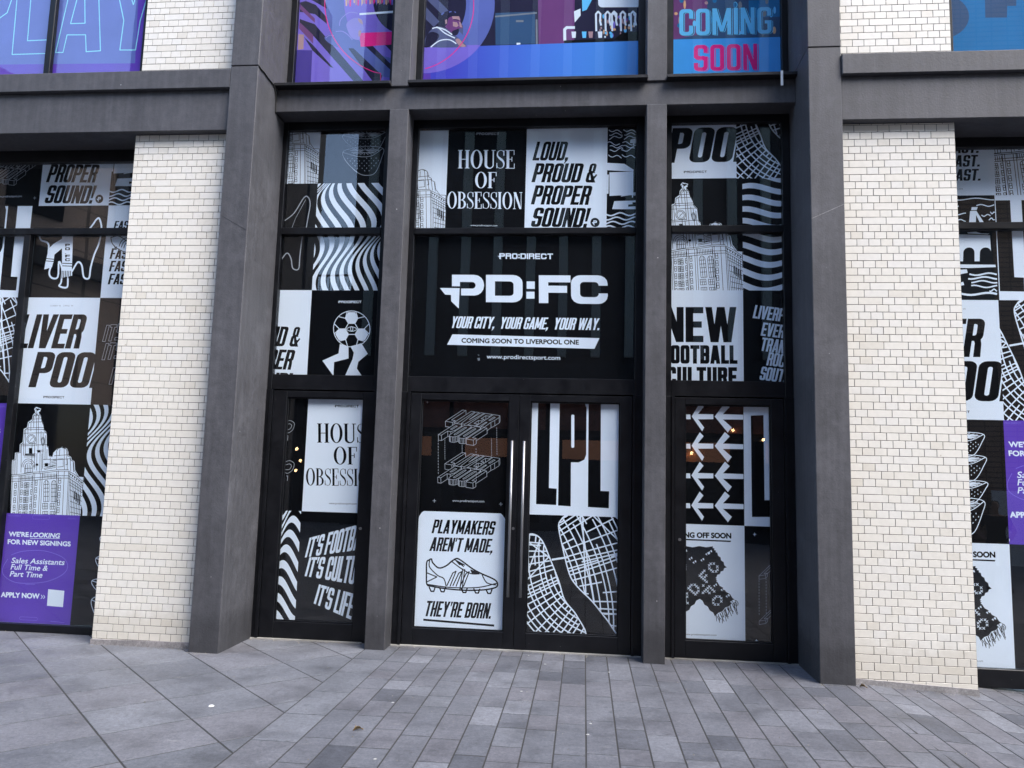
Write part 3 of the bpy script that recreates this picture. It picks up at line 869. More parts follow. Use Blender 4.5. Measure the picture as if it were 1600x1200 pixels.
@sheet('logo', (74, 38), (1490, 30), (48, 940))
def _(a):
    a.poly('film_black', rect(0, 0, 1, 1))
    wordmark(a, W_, 795, 184, 345)
    # big mark
    kw = dict(w=1.06, s=.26, b=.235, r=.28, tr=.0)
    a.ops(W_, [('+', rr(316, -420, 524, -288, 62, (0, 1, 1, 0))), ('-', rr(368, -374, 468, -334, 24, (0, 1, 1, 0))), ('-', rect(300, -432, 368, -361)), ('-', rect(366, -376, 378, -361))][0:0] +
          [('+', [(x, -y) for x, y in rr(316, -420, 524, -288, 62, (0, 1, 1, 0))]), ('-', [(x, -y) for x, y in rr(368, -376, 470, -334, 22, (0, 1, 1, 0))]), ('-', rect(300, 362, 376, 432))])
    a.poly(W_, [(238, 374), (366, 374), (362, 504), (312, 458), (311, 418), (272, 416)])
    btext(a, W_, 'D', 537, 461, 174, 235, **kw)
    a.poly(W_, rect(798, 327, 850, 374), rect(796, 392, 848, 436))
    btext(a, W_, 'F', 876, 463, 176, 192, w=1.2, s=.32, b=.25, r=.2)
    btext(a, W_, 'C', 1080, 465, 180, 230, **kw)
    btext(a, W_, 'YOUR CITY,  YOUR GAME,  YOUR WAY.', 306, 628, 74, 946, sh=.27, w=.40, s=.15, b=.12, r=.13, tr=.03)
    a.poly(W_, [(322, 668), (1254, 678), (1222, 744), (288, 734)])
    stext(a, K_, 'COMING SOON TO LIVERPOOL ONE', 382, 719, 29, 742, bold=3)
    stext(a, W_, 'www.prodirectsport.com', 543, 816, 27, 464, bold=.8)
    a.poly('film_grey', [(484, 790), (496, 796), (492, 802)], [(482, 815), (498, 812), (500, 828), (488, 832)])

@sheet('liverpool', (228, 125), (783, 128), (145, 950))
def _(a):
    kw = dict(sh=.27, w=.44, s=.175, b=.14, r=.15, tr=.03)
    btext(a, K_, 'LIVER', 116, 524, 266, 500, **kw)
    btext(a, K_, 'POOL', 222, 826, 274, 590, **kw)
    wordmark(a, K_, 420, 908, 160)
    stext(a, 'film_grey', '53.4084° N    2.9916° W', 395, 196, 12, 178)

@sheet('clock', (170, 65), (850, 75), (65, 1100))
def _(a, fill=W_): clock_house(a, fill, K_)

@sheet('zebra_v', (205, 291), (490, 291), (185, 745))
def _(a): zebra(a, W_, 150, 285, 540, 760, 11, 1.35, 1.3, .37, 2.2, 0, .5, -.12)
@sheet('zebra_h', (355, 270), (520, 270), (357, 745))
def _(a): zebra(a, W_, 340, 250, 540, 770, 10, .42, .62, .26, 3.6, 90, .46)
@sheet('zebra_d', (118, 578), (198, 580), (90, 1055))
def _(a): zebra(a, W_, 80, 540, 330, 1100, 9, .7, 1.6, .5, .4, 90, .5)
@sheet('zebra_l', (402, 92), (660, 95), (357, 586))
def _(a): zebra(a, W_, 330, 85, 640, 600, 9, 1.35, 1.25, .22, .3, 0, .52, -.1)

@sheet('berries', (222, 75), (495, 75), (205, 291))
def _(a):
    strawberry(a, 'film_line', 400, 118, 176, 92, 2.2, 1)
    strawberry(a, 'film_line', 393, 198, 165, 122, 2.2, 2)
    a.strokes('film_line', [[(335 + k * 16, 78), (338 + k * 16, 86)] for k in range(6)], 2.0)
@sheet('berry_tower', (-120, 45), (225, 48), (-98, 600))
def _(a):
    for cy, w, h, sd_ in ((160, 165, 110, 1), (268, 180, 120, 2), (375, 190, 105, 3), (485, 170, 165, 4)):
        strawberry(a, W_, 68, cy, w, h, 3.0, sd_)
    a.stroke(W_, catmull([(58, 125), (70, 105), (78, 100), (66, 118)], 4), 3)

@sheet('lamb_a', (75, 291), (205, 291), (75, 487))
def _(a): a.stroke('film_line', catmull([(70, 452), (112, 418), (150, 352), (168, 350), (178, 380), (172, 440), (166, 495)], 5), 4); a.stroke('film_line', [(105, 487), (120, 440), (158, 360)], 1.6)
@sheet('lamb_b', (70, 516), (190, 516), (62, 745))
def _(a): a.stroke('film_line', catmull([(60, 622), (84, 588), (100, 610), (108, 652), (130, 655), (134, 600), (142, 510)], 5), 4)
@sheet('lamb_scarf', (215, 430), (600, 430), (165, 935))
def _(a):
    a.stroke(W_, catmull([(222, 600), (232, 622), (270, 640), (272, 700), (290, 740), (275, 800), (290, 828), (322, 822), (328, 740), (345, 780), (340, 850), (330, 872), (372, 878), (378, 820), (400, 790), (430, 742), (452, 760), (462, 822), (490, 828), (500, 770), (520, 700), (545, 640), (560, 560), (550, 505), (535, 505), (510, 540), (470, 590)], 4), 9)
    a.poly(W_, [(345, 595), (405, 600), (398, 780), (345, 785)], [(300, 640), (350, 610), (352, 660), (304, 700), (298, 745), (256, 740), (272, 668)], [(345, 770), (398, 766), (400, 815), (340, 828)], [(256, 735), (298, 740), (290, 770), (248, 782)])
    a.strokes(K_, [[(348, 748), (402, 750)], [(347, 762), (402, 764)], [(258, 722), (300, 726)], [(257, 735), (299, 738)]] + [[(346 + i * 9, 790), (344 + i * 9, 830)] for i in range(6)], 4)
    for i, ch in enumerate('PD.FC'):
        btext(a, K_, ch, 362, 656 + i * 20, 15, 26 if ch != '.' else 6, w=.9, s=.25, b=.24, r=.2)
@sheet('lamb_plain', (0, 0), (100, 0), (0, 100))
def _(a): pass

@sheet('ball_man', (185, 745), (470, 747), (163, 1108))
def _(a):
    wordmark(a, W_, 346, 801, 96)
    c = (352, 911); r = 74
    a.poly(W_, ell(*c, r + 4, r + 4, 36)); a.poly(K_, ell(*c, r + 1, r + 1, 36))
    hexa = lambda cx, cy, q, rot=0, n=6: [(cx + q * math.cos(R(rot + 360 / n * k)), cy + q * math.sin(R(rot + 360 / n * k))) for k in range(n)]
    def cl(q):
        d = math.hypot(q[0] - c[0], q[1] - c[1]); f = min(1, (r - 1) / d) if d else 1
        return (c[0] + (q[0] - c[0]) * f, c[1] + (q[1] - c[1]) * f)
    for k in range(6):
        an = R(30 + 60 * k); p = (c[0] + 47 * math.cos(an), c[1] + 47 * math.sin(an))
        if k % 2 == 0: a.poly(W_, [cl(q) for q in hexa(*p, 28, 0)])
    rim = []
    for k in range(6):
        an = R(60 * k); p0 = (c[0] + 27 * math.cos(an), c[1] + 27 * math.sin(an)); p1 = (c[0] + 52 * math.cos(an), c[1] + 52 * math.sin(an))
        rim.append([p0, p1])
        for dv in (-16, 16): rim.append([p1, (c[0] + 75 * math.cos(an + R(dv)), c[1] + 75 * math.sin(an + R(dv)))])
    for k in range(6): rim.append(hexa(c[0], c[1], 27, 0)[k - 1:k] + hexa(c[0], c[1], 27, 0)[k:k + 1] if k else [hexa(*c, 27)[5], hexa(*c, 27)[0]])
    a.strokes(W_, rim, 3.2)
    a.stroke(W_, catmull([(330, 912), (342, 904), (354, 902), (374, 911), (360, 920), (344, 920)], 4, True), 2.6, True)
    a.stroke(W_, ell(352, 911, 5, 9, 12), 2.6, True)
    a.poly(W_, [(302, 975), (338, 985), (338, 1036), (277, 1052), (274, 1110), (228, 1046), (296, 1015)], [(346, 985), (392, 972), (418, 1016), (378, 1050), (372, 1078), (394, 1112), (322, 1110), (354, 1040), (360, 1012)])

@sheet('pool_cut', (0, 0), (1, 0), (0, 1))
def _(a): pass

@sheet('waves', (1312, 80), (1820, 80), (1302, 725))
def _(a):
    L = []
    rg = random.Random(5)
    for k in range(7):
        y = 95 + k * 27
        for j in range(2):
            x = 1312 + j * 90 + rg.uniform(-6, 16)
            L.append([(x + i * 9, y + 8 * math.sin(i * .8 + k) - i * (k % 3 - 1) * 1.5) for i in range(10)])
    a.strokes(W_, L, 4.5)
    a.poly(W_, [(1305, 305), (1415, 312), (1475, 352), (1470, 362), (1308, 352)])
    a.poly(W_, [(1322, 366), (1472, 362), (1470, 508), (1322, 515)])
    a.poly(W_, [(1308, 380), (1318, 380), (1316, 500), (1306, 502)])
    a.poly(W_, [(1455, 158), (1490, 150), (1490, 180), (1478, 182), (1476, 212), (1470, 182), (1452, 180)])
    a.poly(W_, [(1352, 548), (1485, 545), (1600, 546), (1600, 602), (1338, 598)])
    a.poly(K_, [(1452, 556), (1465, 556), (1465, 568), (1438, 570), (1438, 584), (1500, 580), (1500, 556)])
    a.strokes(W_, [[(1395, 516), (1450, 508), (1490, 510)], [(1420, 498), (1424, 510)], [(1446, 500), (1486, 498)], [(1465, 500), (1465, 525)]], 6)
    L = []
    for k in range(5):
        y = 630 + k * 27
        L.append([(1300 + i * 14, y + 9 * math.sin(i * .75 + k * 1.2)) for i in range(38)])
    a.strokes(W_, L, 9)

@sheet('ferry', (-60, 412), (356, 412), (-20, 1190))
def _(a):
    L = []
    for k, (x0, x1, y) in enumerate(((100, 170, 460), (175, 355, 440), (80, 190, 490), (275, 356, 488), (130, 225, 552), (340, 360, 545), (300, 340, 563), (170, 225, 600), (335, 360, 590))):
        L.append([(x0 + (x1 - x0) * i / 10, y + 7 * math.sin(i * .7 + k)) for i in range(11)])
    a.strokes(W_, L, 5)
    a.poly(W_, [(245, 530), (274, 528), (322, 640), (300, 640), (274, 560), (274, 640), (242, 640)], [(252, 500), (280, 500), (276, 522), (250, 524)])
    a.poly(W_, [(60, 480), (95, 500), (145, 620), (120, 628), (90, 530)])
    a.poly(W_, [(-40, 690), (342, 712), (354, 905), (-40, 905)])
    a.poly(K_, [(90, 688), (345, 680), (345, 712), (90, 690)]); a.poly(W_, [(235, 690), (275, 685), (300, 697), (340, 700), (330, 706), (240, 698)])
    for k in range(6):
        x = -10 + k * 77; a.poly(K_, [(x, 905), (x, 840)] + arc(x + 26, 840, 26, 38, 180, 360, 10) + [(x + 54, 905)])
    a.poly(K_, [(-40, 905), (370, 905), (370, 925), (-40, 925)], [(345, 690), (362, 690), (370, 925), (352, 925)])
    a.poly(W_, [(-40, 925), (372, 930), (374, 948), (250, 955), (-40, 950)])
    a.poly(W_, [(120, 1005), (150, 970), (240, 965), (245, 990), (200, 1004)], [(100, 950), (135, 948), (120, 970), (100, 968)])
    L = []
    for k, (x0, x1, y, w) in enumerate(((255, 378, 1000, 8), (250, 380, 1028, 8), (265, 382, 1056, 7), (95, 225, 1070, 16), (265, 382, 1090, 7), (100, 185, 1115, 9), (215, 382, 1145, 10), (350, 382, 1118, 6), (110, 140, 1150, 6))):
        a.stroke(W_, [(x0 + (x1 - x0) * i / 10, y + 8 * math.sin(i * .65 + k)) for i in range(11)], w)

@sheet('map', (72, 556), (453, 568), (62, 1055))
def _(a):
    street_map(a, W_, 5.4, [
        ([(210, 580), (240, 558), (330, 556), (470, 560), (520, 800), (500, 1000), (455, 1068), (400, 1000), (340, 925), (280, 865), (245, 810), (215, 690), (200, 610)], (-420, 980), (25, 500, 1120), 3),
        ([(62, 650), (95, 642), (130, 670), (165, 750), (200, 840), (225, 920), (275, 985), (310, 1075), (180, 1090), (40, 1090), (20, 900), (30, 700)], (470, 700), (23, 150, 640), 7)])
    a.stroke(W_, [(172, 750), (235, 740)], 8)

@sheet('lpl', (78, 78), (455, 80), (70, 558))
def _(a):
    a.poly(K_, [(108, 60), (160, 60), (155, 445), (188, 447), (186, 516), (101, 514)])
    a.ops(K_, [('+', [(200, 60), (290, 60), (306, 78), (314, 100), (312, 300), (304, 322), (280, 334), (248, 334), (247, 520), (194, 518)]), ('-', [(x, -y) for x, y in rr(249, -272, 262, -130, 5)])])
    a.poly(K_, [(323, 60), (375, 60), (372, 452), (408, 453), (406, 524), (319, 521)])

@sheet('arrows', (100, 82), (345, 85), (102, 572))
def _(a):
    for j, y in enumerate((130, 252, 374, 496)):
        for x in (130, 226):
            a.poly(W_, [(x, y), (x + 42, y - 58), (x + 62, y - 40), (x + 34, y - 10), (x + 118, y - 8), (x + 118, y + 12), (x + 34, y + 12), (x + 70, y + 44), (x + 54, y + 66)] if x > 200 else
                   [(x, y), (x + 34, y - 56), (x + 50, y - 40), (x + 26, y - 10), (x + 90, y - 9), (x + 90, y + 11), (x + 26, y + 12), (x + 52, y + 46), (x + 44, y + 62)])
        a.poly(W_, [(92, y - 8), (124, y - 8), (126, y + 12), (92, y + 12)])
@sheet('angle', (343, 85), (447, 88), (348, 578))
def _(a):
    a.poly(W_, rect(330, 70, 470, 600))
    a.poly(K_, [(373, 126), (424, 124), (428, 474), (470, 474), (470, 542), (378, 542)])

@sheet('scarf', (8, 570), (352, 575), (8, 1045))
def _(a):
    a.poly(W_, rect(-60, 560, 380, 1070))
    stext(a, K_, 'KICKING OFF SOON', 297, 628, 22, 262, bold=3, al='r')
    a.poly(K_, [(20, 632), (297, 638), (296, 644), (20, 638)])
    edge = []
    L1 = [(-20, 700), (60, 668), (222, 664), (240, 690), (278, 748), (236, 790), (240, 812), (316, 884), (232, 950), (168, 880), (104, 950), (60, 1000), (-20, 960)]
    for i in range(len(L1)):
        p, q = L1[i - 1], L1[i]; n = 6
        for k in range(n):
            t = k / n; j = 3 if k % 2 else -2
            dx, dy = q[0] - p[0], q[1] - p[1]; l = math.hypot(dx, dy)
            edge.append((p[0] + dx * t - dy / l * j, p[1] + dy * t + dx / l * j))
    a.poly(K_, edge)
    rg = random.Random(4)
    fr = []
    for k in range(26):
        t = k / 25; x = 236 + 82 * t + rg.uniform(-3, 3); y = 950 - 66 * t
        l = rg.uniform(18, 44)
        fr.append([(x, y), (x + l * .18 + rg.uniform(-4, 4), y + l * .5), (x + l * .34 + rg.uniform(-6, 6), y + l)])
    a.strokes(K_, fr, 2.6)
    # knitted letters made of little crosses
    FONT = {'P': '1110 1001 1110 1000 1000', 'D': '1110 1001 1001 1001 1110', 'F': '1111 1000 1110 1000 1000', 'C': '0110 1001 1000 1001 0110', '.': '0 0 0 0 1'}
    def knit(txt, ox, oy, ang, st):
        ca, sa = math.cos(R(ang)), math.sin(R(ang)); x = 0; L = []
        for ch in txt:
            rows = FONT[ch].split()
            for j, rw in enumerate(rows):
                for i, bit in enumerate(rw):
                    if bit == '1':
                        px, py = (x + i) * st, j * st
                        X, Y = ox + px * ca - py * sa, oy + px * sa + py * ca
                        d = st * .44
                        L += [[(X - d, Y - d), (X + d, Y + d)], [(X - d, Y + d), (X + d, Y - d)]]
            x += len(rows[0]) + 1.3
        a.strokes(W_, L, 2.4)
    knit('PD.FC', 92, 876, -49, 9.2)
    knit('FC', 208, 830, 44, 9.2)
    knit('DC', 62, 700, 44, 9.2)
    for x, y in ((110, 682), (132, 712), (148, 726), (180, 716), (200, 690), (212, 682), (232, 820), (262, 836), (282, 862), (300, 884)):
        s_ = rg.uniform(5, 9); a.poly(W_, [(x, y), (x + s_, y - 4), (x + s_ * 1.5, y + 5), (x + 4, y + s_)], [(x - 8, y + 6), (x - 2, y + 2), (x, y + 12)])
    stext(a, K_, 'www.prodirectsport.com', 236, 1031, 8, 132, al='r')

@sheet('iso', (115, 75), (503, 78), (80, 572))
def _(a, ink='film_line', lw=1.9):
    for n_, o in enumerate(((204, 361), (213, 170))):
        iso_word(a, K_, ink, [('LIVER', 0.0, 0.0), ('POOL', .62, 1.04)], o, (78, 11), (79, -52), 24, lw)
        if n_ == 0:
            for x, y0, y1 in ((178, 255, 412), (208, 245, 345), (284, 275, 315), (345, 290, 440), (415, 245, 325), (440, 195, 320)):
                k_ = 12
                a.strokes(ink, [[(x - (y - y0) * .03, y), (x - (y - y0) * .03, y + (y1 - y0) * .55 / k_)] for y in [y0 + (y1 - y0) * i / k_ for i in range(k_)]], lw)
    plus(a, ink, 152, 526, 7, 2.2); plus(a, ink, 444, 534, 7, 2.2); plus(a, 'film_line', 135, 84, 4, 2)
    stext(a, ink, 'www.prodirectsport.com', 232, 528, 10, 140, bold=.8)
@sheet('iso_part', (350, 578), (463, 578), (353, 1050))
def _(a):
    plus(a, W_, 394, 612, 6, 2.2); plus(a, W_, 400, 1044, 6, 2.2)
    for dy in (0, 183):
        iso_word(a, K_, 'film_line', [('L', 0, 0)], (412, 782 + dy), (70, -14), (46, -44), 14, 1.8)
    for x, y0, y1 in ((412, 800, 945), (442, 790, 940)):
        a.strokes('film_line', [[(x, y0 + (y1 - y0) * i / 12), (x, y0 + (y1 - y0) * (i + .55) / 12)] for i in range(12)], 2)
@sheet('iso_door', (145, 88), (230, 92), (118, 578))
def _(a):
    for cy in (215, 390):
        a.strokes('film_line', [catmull([(130, cy - 22), (150, cy - 26), (168, cy - 12), (160, cy + 15), (140, cy + 28), (125, cy + 24)], 4), catmull([(130, cy - 8), (148, cy - 12), (156, cy - 2), (146, cy + 12), (128, cy + 12)], 4), [(134, cy + 40), (140, cy + 40), (138, cy + 60)]], 2)

@sheet('playmakers', (100, 570), (490, 572), (80, 1083))
def _(a):
    kw = dict(sh=.24, w=.42, s=.165, b=.14, r=.14, tr=.035)
    # the sheet's cut top corners show the black door film
    a.poly(K_, [(70, 560), (140, 560), (116, 576), (104, 594), (98, 620), (70, 620)], [(452, 560), (510, 560), (510, 632), (488, 622), (484, 598), (472, 580)])
    btext(a, K_, 'PLAYMAKERS', 158, 669, 62, 272, **kw)
    btext(a, K_, "AREN'T MADE,", 148, 748, 62, 276, **kw)
    btext(a, K_, "THEY'RE BORN.", 124, 1036, 68, 290, **kw)
    a.poly(K_, [(122, 1047), (430, 1060), (430, 1069), (122, 1056)])
    a.stroke(K_, catmull([(137, 800), (148, 788), (158, 784), (164, 800), (190, 822), (222, 812), (248, 790), (268, 778), (282, 782), (306, 798), (340, 822), (380, 842), (420, 858), (442, 872), (446, 890), (430, 902), (380, 912), (300, 916), (220, 912), (160, 904), (138, 896), (136, 850)], 4, True), 6.4, True)
    L = [catmull([(150, 790), (150, 820), (185, 855), (212, 868), (222, 900)], 4), [(140, 846), (182, 862), (140, 884)], catmull([(140, 896), (240, 906), (360, 902), (444, 880)], 4), catmull([(248, 792), (290, 822), (330, 842), (368, 842)], 4)]
    for x in (226, 252, 284): L.append([(x, 898), (x + 26, 842), (x + 40, 834), (x + 14, 900)])
    L += [[(296, 822), (282, 915)], [(304, 824), (292, 915)], [(262, 784), (278, 792), (304, 806)], [(270, 792), (300, 812)], [(330, 826), (368, 842)], [(336, 838), (350, 826), (346, 842), (360, 832)], catmull([(380, 846), (400, 880), (440, 888)], 3)]
    a.strokes(K_, L, 4.8)
    a.poly(K_, [(328, 824), (372, 836), (366, 844), (334, 840)], [(262, 786), (284, 792), (300, 806), (280, 806)])
    for x in (160, 205, 300, 355, 408):
        a.stroke(K_, [(x - 12, 908), (x - 4, 926), (x + 8, 926), (x + 14, 908)], 6)

@sheet('new', (46, 748), (357, 750), (45, 1250))
def _(a):
    btext(a, K_, 'NEW', 16, 971, 150, 312, w=.62, s=.24, b=.18, r=.1, tr=.06)
    btext(a, K_, 'FOOTBALL', 8, 1062, 78, 322, w=.58, s=.25, b=.2, r=.16, tr=.05)
    btext(a, K_, 'CULTURE', 28, 1156, 80, 300, w=.58, s=.25, b=.2, r=.16, tr=.06)
@sheet('songs', (357, 748), (680, 750), (357, 1250))
def _(a):
    fn = lambda p: (p[0], p[1] + (p[0] - 400) * .12)
    kw = dict(sh=.24, w=.42, s=.16, b=.14, r=.14, tr=.03, fn=fn, nd=2)
    for t, x, y in (('LIVERPOOL', 398, 866), ('EVERTON', 432, 936), ('TRANMERE', 428, 1000), ('ROCK', 455, 1058), ('SOUTHPORT', 424, 1122), ('VALE', 494, 1186)):
        btext(a, W_, t, x, y, 57, **kw)
@sheet('its', (195, 588), (530, 592), (172, 1062))
def _(a):
    def fn(p):
        x, y = p
        return (x, y - (x - 210) * .20 if y < 830 else (y - (x - 210) * .02 * (900 - y) / 40 if y < 905 else y + (x - 250) * .17))
    def fa(k): return lambda p: (p[0], p[1] + (p[0] - 215) * k(p[1]))
    kw = dict(sh=.26, w=.42, s=.16, b=.13, r=.14, tr=.03, nd=3)
    btext(a, W_, "IT'S FOOTBALL", 212, 790, 80, 276, fn=lambda p: (p[0], p[1] - (p[0] - 212) * .17 - (790 - p[1]) * (p[0] - 212) * .0016), **kw)
    btext(a, W_, "IT'S CULTURE", 212, 870, 80, 262, fn=lambda p: (p[0], p[1] + (p[0] - 212) * (.14 - .0025 * (870 - p[1]))), **kw)
    btext(a, W_, "IT'S LIFE", 252, 986, 88, 160, fn=lambda p: (p[0], p[1] + (p[0] - 252) * .40 - (986 - p[1]) * (p[0] - 252) * .0018), **kw)
@sheet('its_line', (783, 128), (1338, 128), (710, 958))
def _(a):
    for (x, y) in ((800, 470), (795, 612), (850, 800)):
        cx = x
        for ch in 'ITS':
            o, h, ad = OUTL[ch]
            a.stroke('film_line', [(cx + (p[0] + .3 * p[1]) * 110, y - p[1] * 128 - (cx - x) * .14) for p in o], 3.5, True)
            cx += (ad + .1) * 110

@sheet('fast', (600, 430), (1000, 430), (553, 935))
def _(a):
    kw = dict(sh=.26, w=.42, s=.16, b=.14, r=.14, tr=.03)
    btext(a, K_, 'FAST. FAST.', 626, 562, 46, 250, **kw)
    L = [catmull([(612, 606), (620, 640), (650, 668), (690, 686), (740, 690), (800, 670), (850, 690)], 4), catmull([(615, 606), (660, 600), (720, 640), (790, 655)], 4)]
    for k in range(3): L.append(arc(705, 680, 22 + k * 14, 44 + k * 14, 200, 270, 6))
    L += [[(630, 650), (636, 664), (646, 658)], [(655, 668), (660, 684), (672, 678)]]
    for y, x in ((724, 604), (792, 600), (862, 594)): btext(a, K_, 'FAST. FAST.', x, y, 58, 300, **kw)
    a.poly(W_, catmull([(612, 606), (620, 640), (650, 672), (690, 690), (740, 690), (800, 670), (850, 690), (930, 672), (960, 600), (700, 598)], 3, True))
    a.strokes(K_, L, 4.5)
    stext(a, K_, 'www.prodirectsport.com', 700, 905, 8, 110)

@sheet('hiring', (40, 588), (356, 588), (5, 1068))
def _(a):
    for y in (602,):
        stext(a, 'film_lilac', 'PRO:DIRECT', 42, y, 7, 56); stext(a, 'film_lilac', 'PD:FC', 304, y + 5, 8, 36)
        a.stroke('film_lilac', [(x, -yy) for x, yy in rr(148, -611, 224, -594, 8)], 1.4, True)
    stext(a, W_, "WE'RE", 47, 692, 21, 86, bold=2); stext(a, W_, 'LOOKING', 139, 692, 21, 128, bold=2, sh=.22)
    a.strokes(W_, [[(140, 699), (270, 695)]], 1.6)
    stext(a, W_, 'FOR NEW SIGNINGS', 43, 727, 21, 274, bold=2)
    for t, x, y, w in (('Sales Assistants', 60, 812, 230), ('Full Time &', 58, 841, 160), ('Part Time', 55, 872, 140)):
        stext(a, W_, t, x, y, 25, w, sh=.25, bold=.8)
    a.stroke('film_lilac', catmull([(60, 776), (110, 758), (200, 752), (280, 776), (306, 812), (290, 850), (230, 884), (160, 898), (80, 898), (30, 870), (24, 836), (44, 796)], 5), 2.6)
    a.stroke('film_lilac', [(125, 905), (166, 903)], 2)
    stext(a, W_, 'APPLY NOW', 20, 965, 22, 166, bold=2.4)
    for x in (194, 204): a.stroke(W_, [(x, 949), (x + 6, 957), (x, 965)], 2.2)
    a.poly(W_, [(224, 922), (294, 926), (289, 998), (220, 995)])
    a.stroke('film_lilac', [(x, -yy) for x, yy in rr(103, -1062, 180, -1049, 6)], 1.4, True)
    a.poly(W_, ell(0, 1052, 8, 8, 14))
    a.strokes('film_lilac', [[(236, 1062), (296, 1066)]], 2)

@sheet('up_left', (246, -636), (1586, -636), (160, 1140))
def _(a):
    C = (1660, 20)
    ring = lambda r0, r1: [('+', ell(*C, r1, r1, 60)), ('-', ell(*C, r0, r0, 56))]
    a.ops('film_periwinkle', ring(820, 1090))
    a.poly('film_indigo', [(150, 680), (400, 690), (385, 1150), (140, 1150)])
    for p in ([(215, 20), (300, 0), (440, 60), (600, 240), (600, 330), (430, 190), (215, 150)], [(215, 250), (430, 330), (1130, 1140), (990, 1140), (420, 500), (210, 330)], [(240, -200), (560, -60), (600, 120), (250, -90)]):
        a.poly('film_navy', p)
    for p in ([(215, 40), (430, 250), (430, 310), (215, 110)], [(210, 290), (410, 480), (410, 600), (205, 380)]): a.poly('film_plum', p)
    a.poly('film_skin', [(200, 460), (280, 470), (275, 670), (195, 680)])
    a.poly('film_navy', [(275, 500), (410, 620), (700, 940), (660, 930), (400, 690)])
    for p in ([(1120, 630), (1230, 635), (1520, 930), (1520, 1010)], [(1390, 615), (1500, 625), (1560, 690), (1540, 770)], [(900, 670), (980, 680), (1380, 1060), (1360, 1140), (1250, 1140)]): a.poly('film_navy', p)
    a.poly('film_navy', ell(1660, 20, 410, 470, 40))
    a.poly('film_magenta', [(1060, 470), (1540, 465), (1530, 640), (1080, 660)])
    for k in range(24):
        x = 860 + k * 28; rg = random.Random(k)
        a.poly(['film_amber', 'film_skin', 'film_magenta', 'film_lilac'][k % 4], [(x, -40), (x + 26, -40), (x + 22, rg.uniform(40, 100)), (x + 4, rg.uniform(40, 100))])
    a.poly(W_, [(1060, 195), (1560, 175), (1560, 205), (1060, 222)])
    # faint figure in profile, printed tone on tone
    a.poly('film_periwinkle', catmull([(570, 520), (660, 470), (740, 440), (860, 430), (960, 540), (1060, 640), (900, 680), (760, 660), (640, 600)], 4, True))
    a.poly('film_haze', catmull([(880, 330), (990, 260), (1090, 280), (1110, 350), (1120, 430), (1070, 470), (1060, 560), (960, 540), (900, 440)], 4, True))
    a.strokes('film_haze', [catmull([(590, 525), (640, 490), (700, 495)], 4), catmull([(730, 440), (820, 440), (900, 490), (960, 560)], 4), catmull([(780, 360), (790, 290), (850, 220), (930, 180), (1030, 195)], 4)], 12)
    a.poly('film_skin', catmull([(1040, 270), (1090, 290), (1108, 350), (1080, 340), (1050, 310)], 3, True), catmull([(1050, 440), (1085, 440), (1075, 500), (1050, 520)], 3, True))
    a.stroke('film_magenta', [(C[0] - 1092 * math.cos(R(t)), C[1] + 1060 * math.sin(R(t))) for t in range(-30, 72, 3)] + [(1358, 1030), (1358, 1140)], 11)

